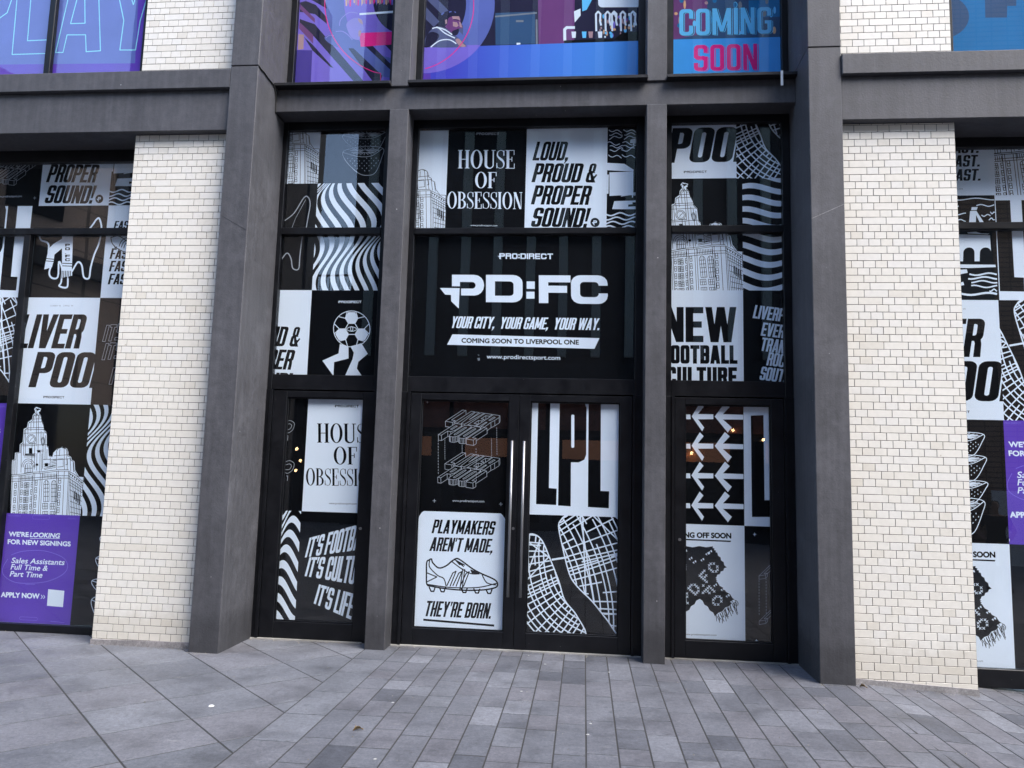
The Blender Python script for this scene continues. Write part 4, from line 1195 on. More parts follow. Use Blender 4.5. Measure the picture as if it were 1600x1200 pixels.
@sheet('up_mid', (80, -390), (1575, -430), (45, 560))
def _(a):
    a.poly('film_plum', [(862, -440), (1130, -440), (1110, 300), (862, 305)])
    a.poly('film_slate', [(560, 70), (840, 60), (840, 290), (560, 300)])
    a.strokes('film_grey', [[(560, 95), (850, 70)], [(850, 120), (850, 295)]], 12)
    a.poly('film_grey', rect(705, 122, 758, 136))
    # bar back: shelves, bottles, bright outlines
    a.poly('film_navy', [(1130, -440), (1600, -440), (1600, 280), (1110, 290)])
    a.poly('film_cyan', [(1170, -60), (1260, -60), (1200, 50), (1170, 60)])
    a.poly(W_, [(x, -y) for x, y in rr(1282, -32, 1620, 60, 26)])
    rg = random.Random(8)
    for i in range(60):
        x = 1260 + rg.random() * 280; y = 70 + rg.random() * 180
        if x > 1440 and y > 205: continue
        a.poly(rg.choice([W_, W_, 'film_amber', 'film_lilac', 'film_cyan', 'film_skin', 'film_plum']), ell(x, y, rg.uniform(5, 11), rg.uniform(8, 20), 10))
    for x in (1280, 1345, 1390, 1450, 1520):
        a.stroke(W_, [(x + p[0], p[1]) for p in [(-16, 200), (-16, 80), (0, 62), (16, 80), (12, 130), (18, 160)]], 13)
    for x, c in ((1108, W_), (1180, 'film_cyan'), (1225, 'film_skin'), (1290, W_)):
        a.poly(c, [(x - 12, 250), (x - 16, 205), (x + 16, 205), (x + 12, 250)])
    a.stroke(W_, [(1045, 265), (1045, 190), (1060, 176), (1112, 176)], 20)
    a.poly(W_, [(1112, 60), (1158, 40), (1158, 90), (1116, 140)])
    a.poly(K_, [(1380, 265), (1440, 215), (1600, 200), (1600, 280)], [(1040, 268), (1380, 255), (1380, 285), (1040, 292)])
    a.poly(W_, [(708, 285), (735, 285), (735, 296), (708, 300)])
    a.poly('film_bluegrad', [(20, 322), (1600, 270), (1600, 560), (20, 600)])
    C = (40, 0); 
    a.ops('film_lilac', [('+', ell(*C, 516, 505, 60)), ('-', ell(*C, 312, 340, 50)), ('-', [(-500, 318), (1000, 290), (1000, -900), (-500, -900)])])
    a.ops('film_periwinkle', [('+', ell(*C, 516, 505, 60)), ('-', ell(*C, 312, 340, 50)), ('-', [(-500, 318), (1000, 290), (1000, 900), (-500, 900)])])
    a.poly('film_lilac', [(40, 318), (330, 312), (250, 440), (100, 500), (40, 505)])
    for p in ([(60, -40), (120, -60), (330, 160), (330, 230)], [(60, 20), (160, 130), (120, 170), (60, 110)]): a.poly('film_denim', p)
    # seated figure seen from the side
    a.poly('film_denim', catmull([(50, 300), (60, 250), (100, 190), (150, 165), (230, 190), (290, 245), (350, 300), (330, 316), (120, 318)], 4, True))
    a.poly('film_navy', catmull([(70, 230), (110, 205), (160, 230), (120, 290), (60, 318)], 4, True))
    a.poly('film_plum', catmull([(190, 130), (205, 95), (260, 75), (305, 95), (312, 135), (326, 175), (300, 185), (296, 215), (270, 232), (225, 190), (195, 160)], 4, True))
    a.poly('film_navy', catmull([(168, 140), (170, 90), (200, 60), (250, 50), (300, 70), (306, 92), (262, 92), (226, 105), (215, 150), (190, 165)], 4, True))
    a.poly('film_navy', catmull([(250, 205), (275, 190), (300, 190), (292, 222), (262, 232)], 3, True))
    a.poly('film_skin', [(250, 92), (300, 92), (310, 122), (282, 112), (256, 112)], [(256, 132), (286, 136), (298, 160), (282, 172), (258, 164)], [(300, 128), (314, 140), (324, 174), (306, 170)], [(200, 118), (214, 114), (216, 142), (204, 150)])
    a.strokes('film_navy', [[(262, 116), (298, 120)], [(302, 184), (284, 188)]], 6)
    a.poly('film_periwinkle', [(170, 78), (186, 62), (196, 66), (180, 84)], [(226, 58), (244, 52), (250, 60), (232, 66)], [(262, 56), (280, 60), (276, 68)])
    a.strokes(W_, [catmull([(110, 180), (150, 175), (200, 215), (270, 250)], 4), catmull([(140, 170), (200, 190), (250, 225)], 4), catmull([(100, 315), (160, 270), (230, 262), (280, 290)], 4)], 8)
    a.poly('film_skin', catmull([(275, 265), (300, 255), (330, 290), (350, 310), (310, 312)], 4, True))
    a.stroke('film_magenta', [(-50 + 456 * math.cos(R(t)), 10 + 476 * math.sin(R(t))) for t in range(-40, 80, 4)], 6)
    a.poly('film_violet', [(30, 508), (98, 505), (98, 600), (20, 600)])

@sheet('up_right', (806, -331), (1346, -351), (805, 370))
def _(a):
    a.poly('film_plum', [(800, -400), (980, -400), (980, 150), (800, 190)])
    a.poly('film_deepblue', [(1190, -20), (1400, -30), (1400, 60), (1190, 70)])
    rg = random.Random(3)
    for i in range(26):
        a.poly(rg.choice(['film_skin', 'film_cyan', 'film_amber', 'film_grey', 'film_deepblue']), ell(815 + rg.random() * 520, -20 + rg.random() * 170, rg.uniform(5, 12), rg.uniform(8, 24), 10))
    a.poly('film_sky', [(780, 187), (1400, 166), (1400, 420), (780, 420)])
    rot = lambda p: (p[0], p[1] - (p[0] - 1075) * .034)
    kw = dict(w=.5, s=.15, b=.135, r=.15, fn=rot, tr=.09, nd=2)
    for t, x, y, h, W, c, o in (('COMING', 838, 158, 138, 466, 'film_cyan', 'film_sky'), ('SOON', 912, 343, 134, 318, 'film_magenta', 'film_magenta')):
        btext(a, c if t == 'SOON' else 'film_cyan', t, x + 7, y + 3, h, W, **kw)
        btext(a, 'film_sky' if t == 'SOON' else 'film_navy', t, x + 4, y + 1.5, h, W, **kw)
        btext(a, c, t, x, y, h, W, **kw)

@sheet('play', (0, 395), (500, 382), (-40, 895))
def _(a):
    pass

def play_art(a):
    T_ = 'film_teal_line'
    a.poly('film_violet', rect(-2000, -2000, 2000, 2000))
    a.poly('film_periwinkle', [(-1500, 366), (740, 345), (790, -900), (-1500, -900)])
    for p in ([(300, 285), (341, 285), (362, 187), (465, 187), (470, 281), (549, 276), (528, -190), (400, -190)],
              [(380, 124), (461, 122), (456, -60), (425, -60)],
              [(656, 272), (742, 272), (766, 112), (850, -190), (790, -190), (728, 20), (660, -190), (612, -190), (676, 108)],
              [(55, 296), (266, 290), (272, 214), (140, 219), (162, -190), (84, -190)],
              [(-250, 305), (-170, 303), (-160, 128), (-60, 118), (20, 60), (45, -20), (30, -120), (-60, -190), (-225, -190)]):
        a.stroke(T_, p, 5, True)

# ================================================================== the place
GZ = lambda x: -0.058 * max(0.0, min(x, 9.5) - 2.28)       # the pavement falls away to the right
YT = 7.0                                                   # face of the tiled walls
YC = 7.33                                                  # face of lintel and mullions
YD = 7.56                                                  # face of the entrance frames
YG, YF = 7.600, 7.620                                      # glass, print behind it
SG, SF = 7.370, 7.390                                      # the same in the side windows

# ---- ground far out
g = MB()
xs = [-400, 2.28, 9.5, 400]
for i in range(3):
    a, b = xs[i], xs[i + 1]
    k = len(g.v)
    g.v += [(a, -400, GZ(a) - .05), (b, -400, GZ(b) - .05), (b, 400, GZ(b) - .05), (a, 400, GZ(a) - .05)]
    g.f.append((k, k + 1, k + 2, k + 3))
def far_paving():
    m, nt, b = new_mat('far_paving')
    br = N(nt, 'ShaderNodeTexBrick', Scale=1.0)
    br.inputs['Color1'].default_value = (.19, .19, .205, 1); br.inputs['Color2'].default_value = (.145, .148, .16, 1); br.inputs['Mortar'].default_value = (.05, .05, .05, 1)
    br.inputs['Mortar Size'].default_value = .006; br.inputs['Brick Width'].default_value = .6; br.inputs['Row Height'].default_value = .2
    mp = N(nt, 'ShaderNodeMapping'); mp.inputs['Rotation'].default_value = (0, 0, R(90))
    nt.links.new(wpos(nt), mp.inputs[0]); nt.links.new(mp.outputs[0], br.inputs[0])
    n = noise(nt, wpos(nt), 2.0, 6, .7); r = ramp(nt, n.outputs[0], [(.3, .75), (.7, 1.1)])
    nt.links.new(mix(nt, br.outputs[0], r.outputs[0], 1.0, 'MULTIPLY'), b.inputs['Base Color'])
    b.inputs['Roughness'].default_value = .65
far_paving()
tag(g.build('ground', 'far_paving'), kind='structure')

# ---- pavement: joint bed, diamond slabs on the left, plank pavers in front of the doors
bed = MB()
for a, b in ((-9.0, 2.28), (2.28, 7.0), (7.0, 7.6)):
    k = len(bed.v)
    bed.v += [(a, 3.0, GZ(a) - .0026), (b, 3.0, GZ(b) - .0026), (b, 8.2, GZ(b) - .0026), (a, 8.2, GZ(a) - .0026)]
    bed.f.append((k, k + 1, k + 2, k + 3))
pavement = tag(bed.build('pavement', 'paving_joint'), kind='structure')

def clip_half(poly, ax, val, keep_less):
    out = []
    for i in range(len(poly)):
        p, q = poly[i - 1], poly[i]
        ip = (p[ax] <= val) if keep_less else (p[ax] >= val); iq = (q[ax] <= val) if keep_less else (q[ax] >= val)
        if ip != iq:
            t = (val - p[ax]) / (q[ax] - p[ax]); out.append((p[0] + (q[0] - p[0]) * t, p[1] + (q[1] - p[1]) * t))
        if iq: out.append(q)
    return out
def shrink(poly, d):
    n = len(poly); o = []
    for k in range(n):
        p = Vector(poly[k]); a = Vector(poly[k - 1]); b = Vector(poly[(k + 1) % n])
        d1 = (p - a).normalized(); d2 = (b - p).normalized()
        n1 = Vector((-d1.y, d1.x)); n2 = Vector((-d2.y, d2.x)); m = n1 + n2
        m = m / max(.3, m.dot(n1)); o.append(tuple(p + m * d))
    return o
Rcam = cam.matrix_world.to_3x3().transposed()
def seen(x, y, z=0):
    v = Rcam @ (Vector((x, y, z)) - cam.matrix_world.translation)
    if v.z > -.2: return None
    return (v.x / -v.z * 1200 + 800, 600 - v.y / -v.z * 1200, -v.z)
def dedupe(poly):
    o = []
    for p in poly:
        if not o or (abs(p[0] - o[-1][0]) + abs(p[1] - o[-1][1])) > 1e-3: o.append(p)
    if len(o) > 1 and abs(o[0][0] - o[-1][0]) + abs(o[0][1] - o[-1][1]) < 1e-3: o.pop()
    return o
cells = []
for i in range(-16, 14):
    for j in range(-6, 14):
        # diamond grid: x + y = s, y - x = d
        s0, s1 = 1.757 + .785 * i, 1.757 + .785 * (i + 1)
        d0, d1 = 6.93 + .772 * j, 6.93 + .772 * (j + 1)
        c = [((s - d) / 2, (s + d) / 2) for s, d in ((s0, d0), (s1, d0), (s1, d1), (s0, d1))]
        if area2(c) < 0: c = c[::-1]
        for ax, v, less in ((0, -2.032, True), (0, -8.9, False), (1, 3.05, False), (1, 7.62, True)):
            c = clip_half(c, ax, v, less)
            if len(c) < 3: break
        c = dedupe(c)
        if len(c) < 3 or abs(area2(c)) < .004: continue
        cells.append((c, 'paving_slab', 'granite_slab'))
y = 3.05                                                   # border course
while y < 7.6:
    l = rnd.uniform(.42, .68); cells.append((rect(-2.032, y, -1.735, min(y + l, 7.62)), 'paver', 'granite_slab')); y += l
x = -1.735
while x < 7.4:
    y = 3.05 - rnd.uniform(0, .4); w = .197
    while y < 7.6:
        l = rnd.choice((.27, .31, .36, .41, .5, .57, .62)) * rnd.uniform(.95, 1.05)
        y0, y1 = max(y, 3.05), min(y + l, 7.62)
        if y1 - y0 > .03: cells.append((rect(x, y0, x + w, y1), 'paver', 'granite_paver'))
        y += l
    x += w
def vis_area(c):
    p = [seen(q[0], q[1]) for q in c]
    if any(q is None for q in p): return 0
    cx = sum(q[0] for q in p) / len(p); cy = sum(q[1] for q in p) / len(p)
    if not (-40 < cx < 1640 and cy < 1240): return 0
    return abs(area2([(q[0], q[1]) for q in p]))
for kind in ('paving_slab', 'paver'):
    cs = sorted([c for c in cells if c[1] == kind], key=lambda c: -vis_area(c[0]))
    rest = {}
    for n, (c, nm, mt) in enumerate(cs):
        q = shrink(c, .0062 if nm == 'paving_slab' else .0052)
        tz = rnd.uniform(-.0005, .0008)
        tx, ty = rnd.uniform(-.0016, .0016), rnd.uniform(-.0016, .0016)
        mb = MB() if n < 300 else rest.setdefault(mt, MB())
        i0 = len(mb.v)
        mb.prism_top(q, -.05, tz, .0009, GZ)
        cx = sum(p[0] for p in q) / len(q); cy = sum(p[1] for p in q) / len(q)
        for k in range(i0 + len(q), len(mb.v)):
            X, Y, Z = mb.v[k]; mb.v[k] = (X, Y, Z + (X - cx) * tx + (Y - cy) * ty)
        if n < 300: mb.build(nm, mt, pavement)
    for mt, mb in rest.items(): tag(mb.build(nm + '_field', mt, pavement), kind='stuff')

# ---- tiled walls
CH, SW = .0673, .1038
tile_meshes = {}
def tile_mesh(w, h):
    key = (round(w, 3), round(h, 3))
    if key not in tile_meshes:
        me = MB().box(-w / 2, w / 2, -.008, -.004, -h / 2, h / 2, .0012).mesh('tile'); me.materials.append(MATS['glazed_tile']); tile_meshes[key] = me
    return tile_meshes[key]
def tiled_wall(label, x0, x1, z0, z1, zoff, seed):
    rg = random.Random(seed)
    root = empty('tiled_wall', ((x0 + x1) / 2, YT, z0))
    tag(root, label, 'tiled wall')
    inv = Vector(root.location)
    b = MB().box(x0 - inv.x, x1 - inv.x, .0032, .62, 0, z1 - z0)
    if z0 < .1: b = MB().box(x0 - inv.x, x1 - inv.x, .0032, .62, -.25, z1 - z0)
    b.build('wall_backing', 'tile_joint', root)
    tl = []; off = rg.random() * .4
    n0 = int(math.floor((z0 - zoff) / CH)) - 3; z = zoff + n0 * CH; row = 0
    zlo = z0 - .15 if z0 < .1 else z0
    while z < z1 - .004:
        za, zb = max(z, zlo), min(z + CH, z1)
        row += 1
        if zb - za < .01: z += CH; continue
        long_row = row % 2 == 0 or rg.random() < .25
        x = x0 - off * SW - (SW * .5 if row % 2 else 0)
        while x < x1 - .003:
            w = SW * (2 if rg.random() < (.36 if long_row else .02) else 1)
            a, c = max(x, x0), min(x + w, x1)
            if c - a > .012: tl.append((a, c, za, zb))
            x += w
        z += CH
    tl.sort(key=lambda t: -(lambda s: 0 if s is None or not (-20 < s[0] < 1620 and -20 < s[1] < 1220) else (t[1] - t[0]) * (t[3] - t[2]) / s[2] ** 2)(seen((t[0] + t[1]) / 2, YT, (t[2] + t[3]) / 2)))
    rest = MB()
    g_ = .0022
    for n, (a, c, za, zb) in enumerate(tl):
        if n < 300:
            o = bpy.data.objects.new('tile', tile_mesh(c - a - 2 * g_, zb - za - 2 * g_)); col.objects.link(o); o.parent = root
            o.location = ((a + c) / 2 - inv.x, .008 + rg.uniform(-.0007, .0007), (za + zb) / 2 - inv.z)
            o.rotation_euler = (rg.uniform(-.006, .006), 0, rg.uniform(-.004, .004))
        else:
            d = rg.uniform(-.0007, .0007)
            rest.box(a + g_ - inv.x, c - g_ - inv.x, d, .0040, za + g_ - inv.z, zb - g_ - inv.z, .0016)
    if rest.v: tag(rest.build('tile_field', 'glazed_tile', root), kind='stuff')
    return root
tl_ = tiled_wall('cream glazed tile wall between the left shop window and the left concrete pier', -4.55, -3.539, .04, 4.962, .052, 3)
tr_ = tiled_wall('cream glazed tile wall between the right concrete pier and the right shop window', 2.290, 3.302, .0, 4.962, .035, 5)
tiled_wall('white glazed tile wall above the left beam beside the outlined letters', -4.55, -3.539, 5.582, 7.4, 5.585, 7)
tiled_wall('white glazed tile wall above the right beam beside the blue window', 2.290, 3.302, 5.582, 7.4, 5.585, 9)
def plinth(root, x0, x1, h0, h1):
    i = root.location
    v = []
    for yy in (-.016, .4):
        v += [(x0 - i.x, yy, GZ(x0) - .06 - i.z), (x1 - i.x, yy, GZ(x1) - .06 - i.z), (x1 - i.x, yy, GZ(x1) + h1 - i.z), (x0 - i.x, yy, GZ(x0) + h0 - i.z)]
    m = MB(); m.v = v; m.f = [(0, 1, 2, 3), (4, 7, 6, 5), (3, 2, 6, 7), (0, 3, 7, 4), (1, 5, 6, 2)]
    m.build('plinth', 'plinth_stone', root)
plinth(tl_, -4.552, -3.541, .045, .058); plinth(tr_, 2.292, 3.304, .038, .054)

# ---- concrete piers, mullions, lintel, beams
def pier(label, x0, x1, yf, joint, line):
    root = empty('concrete_pier', ((x0 + x1) / 2, yf, 0)); tag(root, label, 'pier')
    cx = root.location.x
    MB().box(x0 - cx, x1 - cx, 0, 1.0, -.3, joint - .004, .006).build('pier_panel', 'concrete', root)
    MB().box(x0 - cx, x1 - cx, .001, 1.0, joint + .004, 9.0, .006).build('pier_panel', 'concrete', root)
    MB().box(x0 - cx + .004, x1 - cx - .004, .02, .98, joint - .004, joint + .004).build('panel_joint', 'rubber', root)
    # slanted day joint
    (ax, az), (bx, bz) = line
    d = Vector((bx - ax, 0, bz - az)).normalized(); n = Vector((-d.z, 0, d.x)) * .0025
    m = MB(); P = [Vector((ax - cx, 0, az)), Vector((bx - cx, 0, bz))]
    pts = [P[0] - n, P[1] - n, P[1] + n, P[0] + n]
    m.v = [(p.x, -.0012, p.z) for p in pts] + [(p.x, .004, p.z) for p in pts]
    m.f = [(0, 1, 2, 3), (0, 4, 5, 1), (2, 6, 7, 3), (1, 5, 6, 2), (3, 7, 4, 0)]
    m.build('slanted_joint', 'concrete_soffit' if x0 < 0 else 'plinth_stone', root)
    return root
pier('dark grey concrete pier left of the entrance with a brownish inner side', -3.537, -3.253, 6.87, 5.604, ((-3.53, 4.08), (-3.262, 3.93)))
pier('dark grey concrete pier right of the entrance with a bluish inner side', 1.994, 2.288, 6.90, 5.664, ((2.0, 4.03), (2.28, 4.16)))
def mullion(label, x0, x1):
    root = empty('concrete_mullion', ((x0 + x1) / 2, YC - .02, 0)); tag(root, label, 'mullion', 'slender concrete posts of the entrance'); cx = root.location.x
    MB().box(x0 - cx, x1 - cx, 0, .31, -.2, 5.345, .005).build('post', 'concrete', root)
    MB().box(x0 - cx, x1 - cx, .0, .31, 5.592, 8.6, .005).build('post', 'concrete', root)
mullion('slender grey concrete post between the left entrance door and the double doors', -2.036, -1.842)
mullion('slender grey concrete post between the double doors and the right entrance door', .558, .755)
lin = empty('concrete_lintel', (-.63, YC, 5.345)); tag(lin, 'grey concrete lintel across all three entrance bays', 'lintel')
MB().box(-3.2525 + .63, 1.9935 + .63, 0, .6, .0015, .245, .005).build('beam', 'concrete', lin)
def side_beam(label, x0, x1):
    root = empty('concrete_beam', ((x0 + x1) / 2, 6.92, 4.965)); tag(root, label, 'beam'); cx = root.location.x
    MB().box(x0 - cx, x1 - cx, 0, 1.2, 0, .418, .005).build('beam', 'concrete', root)
    MB().box(x0 - cx, x1 - cx, -.045, 1.2, .421, .615, .005).build('sill_course', 'concrete', root)
side_beam('dark grey concrete beam over the left shop window', -8.2, -3.5385)
side_beam('dark grey concrete beam over the right shop window', 2.2895, 7.2)

# ---- glazing
AL = 'black_aluminium'
def pane(parent, x0, x1, z0, z1, y=YG, lift=0):
    return MB().box(x0, x1, y, y + .006, z0, z1).build('glass_pane', 'window_glass', parent)
def bars(name, parent, lst, mat=AL):
    m = MB()
    for b in lst: m.box(*b)
    return m.build(name, mat, parent)
def ring(name, parent, x0, x1, z0, z1, t, y0, y1, mat=AL):
    """rectangular frame round the opening x0..x1, z0..z1 with member widths t = (left, right, bottom, top)"""
    l, r_, b, tp = t
    return bars(name, parent, [(x0 - l, x0, y0, y1, z0 - b, z1 + tp, .003), (x1, x1 + r_, y0, y1, z0 - b, z1 + tp, .003), (x0, x1, y0 + .001, y1, z0 - b, z0, .003), (x0, x1, y0 + .001, y1, z1, z1 + tp, .003)], mat)

# left bay window
wl_ = empty('entrance_window'); tag(wl_, 'black framed window with wavy stripes and walking football above the left entrance door', 'window')
ring('frame', wl_, -3.205, -2.140, 2.630, 5.255, (.047, .1, .155, .0885), YD, YD + .12)
bars('transom', wl_, [(-3.205, -2.140, YD - .012, YD + .1, 4.108, 4.180, .004)])
p = pane(wl_, -3.204, -2.141, 4.1805, 5.2545)
put('clock', (-3.655, 4.685, -2.865, 5.80), YF, p, 'film_white', (-3.204, 4.685, -2.865, 5.2545), 'faint white poster with a drawn office block')
put('berries', (-2.865, 4.685, -2.141, 5.2545), YF, p, K_, None, 'black poster with drawn strawberry halves')
put('lamb_a', (-3.204, 4.1805, -2.865, 4.685), YF, p, K_, None, 'black poster with a white curved line')
put('zebra_v', (-2.865, 3.527, -2.141, 4.685), YF, p, K_, (-2.865, 4.1805, -2.141, 4.685), 'black and white wavy stripes')
p = pane(wl_, -3.204, -2.141, 2.6305, 4.1075)
put('lamb_b', (-3.204, 3.527, -2.862, 4.1075), YF, p, K_, None, 'black poster with a white curved line')
put('zebra_v', (-2.862, 3.527, -2.141, 4.685), YF, p, K_, (-2.862, 3.527, -2.141, 4.1075), 'black and white wavy stripes')
put('loud', (-3.65, 2.42, -2.861, 3.527), YF, p, W_, (-3.204, 2.6305, -2.861, 3.527), 'white poster with cut off slanted black lettering')
put('ball_man', (-2.861, 2.6305, -2.141, 3.527), YF, p, K_, None, 'black poster with a football on walking legs')

# centre bay window
wc_ = empty('entrance_window'); tag(wc_, 'wide black framed window with large white lettering above the double doors', 'window')
ring('frame', wc_, -1.785, .478, 2.630, 5.255, (.056, .079, .155, .0885), YD, YD + .12)
bars('transom', wc_, [(-1.785, .478, YD - .012, YD + .1, 4.108, 4.170, .004)])
p = pane(wc_, -1.784, .477, 4.1705, 5.2545)
put('clock', (-2.27, 4.1705, -1.478, 5.2545), YF, p, W_, (-1.784, 4.1705, -1.478, 5.2545), 'white strip with a drawn domed building')
put('house_dark', (-1.478, 4.1705, -.651, 5.2545), YF, p, K_, None, 'black poster with white serif capitals')
put('loud', (-.651, 4.1705, .185, 5.2545), YF, p, W_, None, 'white poster with slanted black capitals')
put('waves', (.185, 4.1705, 1.01, 5.2545), YF, p, K_, (.185, 4.1705, .477, 5.2545), 'black strip with a white boat and waves')
p = pane(wc_, -1.784, .477, 2.6305, 4.1075)
put('logo', (-1.784, 2.6305, .477, 4.1075), YF, p, K_, None, 'black sign with a large white word mark')

# right bay window
wr_ = empty('entrance_window'); tag(wr_, 'black framed window with a drawn clock tower above the right entrance door', 'window')
ring('frame', wr_, .832, 1.915, 2.630, 5.265, (.0755, .0765, .155, .0785), YD, YD + .12)
bars('transom', wr_, [(.832, 1.915, YD - .012, YD + .1, 4.120, 4.188, .004)])
p = pane(wr_, .833, 1.914, 4.1885, 5.2645)
put('liverpool', (.69, 4.70, 1.482, 5.815), YF, p, W_, (.833, 4.70, 1.482, 5.2645), 'white poster with slanted black capitals, cut off at its top')
put('map', (1.40, 4.6955, 2.28, 5.815), YF, p, K_, (1.482, 4.6955, 1.914, 5.2645), 'black poster with a white street map')
put('clock', (.745, 3.543, 1.538, 4.6955), YF, p, K_, (.833, 4.1885, 1.538, 4.6955), 'black poster with a white drawn clock tower')
put('zebra_h', (1.538, 3.543, 1.914, 4.6955), YF, p, K_, (1.538, 4.1885, 1.914, 4.6955), 'black poster with white sideways waves')
p = pane(wr_, .833, 1.914, 2.6305, 4.1195)
put('clock', (.745, 3.543, 1.538, 4.6955), YF, p, K_, (.833, 3.543, 1.538, 4.1195), 'lower half of the drawn clock house')
put('zebra_h', (1.538, 3.543, 1.914, 4.6955), YF, p, K_, (1.538, 3.543, 1.914, 4.1195), 'black poster with white sideways waves')
put('new', (.833, 2.359, 1.536, 3.543), YF, p, W_, (.833, 2.6305, 1.536, 3.543), 'white poster with heavy upright black capitals')
put('songs', (1.536, 2.359, 2.242, 3.543), YF, p, K_, (1.536, 2.6305, 1.914, 3.543), 'black poster with slanted white lettering')

# single doors
def single_door(label, x0, x1, gx0, gx1, fx0, fx1, hinge):
    d = empty('shop_entrance'); tag(d, label, 'door')
    zt = 2.474
    for a_, b_ in ((fx0, x0 - .004), (x1 + .004, fx1)): bars('door_jamb', d, [(a_, b_, YD - .01, YD + .14, 0, zt, .004)])
    for a_, b_ in ((x0 - .03, x0 - .004), (x1 + .004, x1 + .03)): bars('frame_stop', d, [(a_, b_, YD - .026, YD - .0105, 0, zt)])
    leaf = bars('door_leaf', d, [(x0, gx0, YD, YD + .06, .012, zt - .012, .003), (gx1, x1, YD, YD + .06, .012, zt - .012, .003), (gx0, gx1, YD + .001, YD + .06, .012, .172, .003), (gx0, gx1, YD + .001, YD + .06, 2.396, zt - .012, .003)])
    ring('glazing_bead', leaf, gx0 + .012, gx1 - .012, .184, 2.384, (.012, .012, .012, .012), YD + .022, YD + .0395)
    pane(leaf, gx0 + .001, gx1 - .001, .173, 2.395)
    bars('threshold', d, [(fx0, fx1, YD - .03, YD + .06, -.02, .009)], 'threshold_grit')
    return d, leaf
dl, leaf = single_door('black glazed entrance door with serif lettering left of the double doors', -3.180, -2.130, -3.034, -2.236, -3.2525, -2.0365, -1)
put('iso_door', (-3.033, 1.247, -2.831, 2.395), YF, leaf, K_, None, 'black strip with thin outlined letters')
put('house', (-2.831, 1.247, -2.105, 2.395), YF, leaf, W_, (-2.831, 1.247, -2.237, 2.395), 'white poster with black serif capitals')
put('zebra_d', (-3.033, .173, -2.838, 1.247), YF, leaf, K_, None, 'black and white wavy stripes')
put('its', (-2.838, .173, -2.04, 1.247), YF, leaf, K_, (-2.838, .173, -2.237, 1.247), 'black poster with warped white lettering')
dr, leaf = single_door('black glazed entrance door with white arrows and a knitted scarf right of the double doors', .868, 1.896, .967, 1.776, .7555, 1.9935, 1)
put('arrows', (.968, 1.245, 1.531, 2.395), YF, leaf, K_, None, 'black poster with rows of white arrows')
put('angle', (1.531, 1.245, 1.775, 2.395), YF, leaf, W_, None, 'white angular shape on black')
put('scarf', (.74, .173, 1.531, 1.245), YF, leaf, W_, (.968, .173, 1.531, 1.245), 'white poster with a black knitted scarf')
put('iso_part', (1.531, .173, 1.775, 1.245), YF, leaf, K_, None, 'black strip with thin outlined letters')
for d_, x_ in ((dl, -2.20), (dr, .915)):
    MB().tube([(x_, YD + .002, 1.10), (x_, YD - .012, 1.10)], .014, 14).build('lock', 'brushed_steel', d_)

# double doors
dd = empty('shop_entrance'); tag(dd, 'pair of black glazed doors with long steel handles in the middle of the entrance', 'double door')
zt = 2.474
for a_, b_ in ((-1.8415, -1.750), (.462, .5575)): bars('door_jamb', dd, [(a_, b_, YD - .01, YD + .14, 0, zt, .004)])
for a_, b_ in ((-1.776, -1.750), (.462, .488)): bars('frame_stop', dd, [(a_, b_, YD - .026, YD - .0105, 0, zt)])
bars('threshold', dd, [(-1.8415, .5575, YD - .03, YD + .06, -.02, .009)], 'threshold_grit')
def leaf_(x0, x1, gx0, gx1, hx):
    lf = bars('door_leaf', dd, [(x0, gx0, YD, YD + .06, .012, zt - .012, .003), (gx1, x1, YD, YD + .06, .012, zt - .012, .003), (gx0, gx1, YD + .001, YD + .06, .012, .168, .003), (gx0, gx1, YD + .001, YD + .06, 2.396, zt - .012, .003)])
    ring('glazing_bead', lf, gx0 + .012, gx1 - .012, .180, 2.384, (.012, .012, .012, .012), YD + .022, YD + .0395)
    pane(lf, gx0 + .001, gx1 - .001, .169, 2.395)
    h = MB().tube([(hx, YD - .06, .507), (hx, YD - .06, 2.0)], .0135, 16)
    for z in (.70, 1.80): h.tube([(hx, YD - .058, z), (hx, YD + .004, z)], .009, 10)
    h.build('pull_handle', 'brushed_steel', lf, True)
    return lf
lf = leaf_(-1.746, -.653, -1.638, -.752, -.708)
put('iso', (-1.637, 1.288, -.753, 2.395), YF, lf, K_, None, 'black poster with thin outlined slanted letters')
put('playmakers', (-1.637, .169, -.753, 1.288), YF, lf, W_, None, 'white poster with a drawn football boot')
MB().tube([(-.680, YD + .002, 1.15), (-.680, YD - .012, 1.15)], .014, 14).build('lock', 'brushed_steel', lf)
lf = leaf_(-.647, .458, -.538, .341, -.590)
put('lpl', (-.537, 1.288, .340, 2.395), YF, lf, W_, None, 'white poster with tall black block letters')
put('map', (-.537, .169, .340, 1.288), YF, lf, K_, None, 'black poster with a white street map')
bars('meeting_seal', lf, [(-.6525, -.6475, YD + .01, YD + .05, .012, zt - .012)], 'rubber')

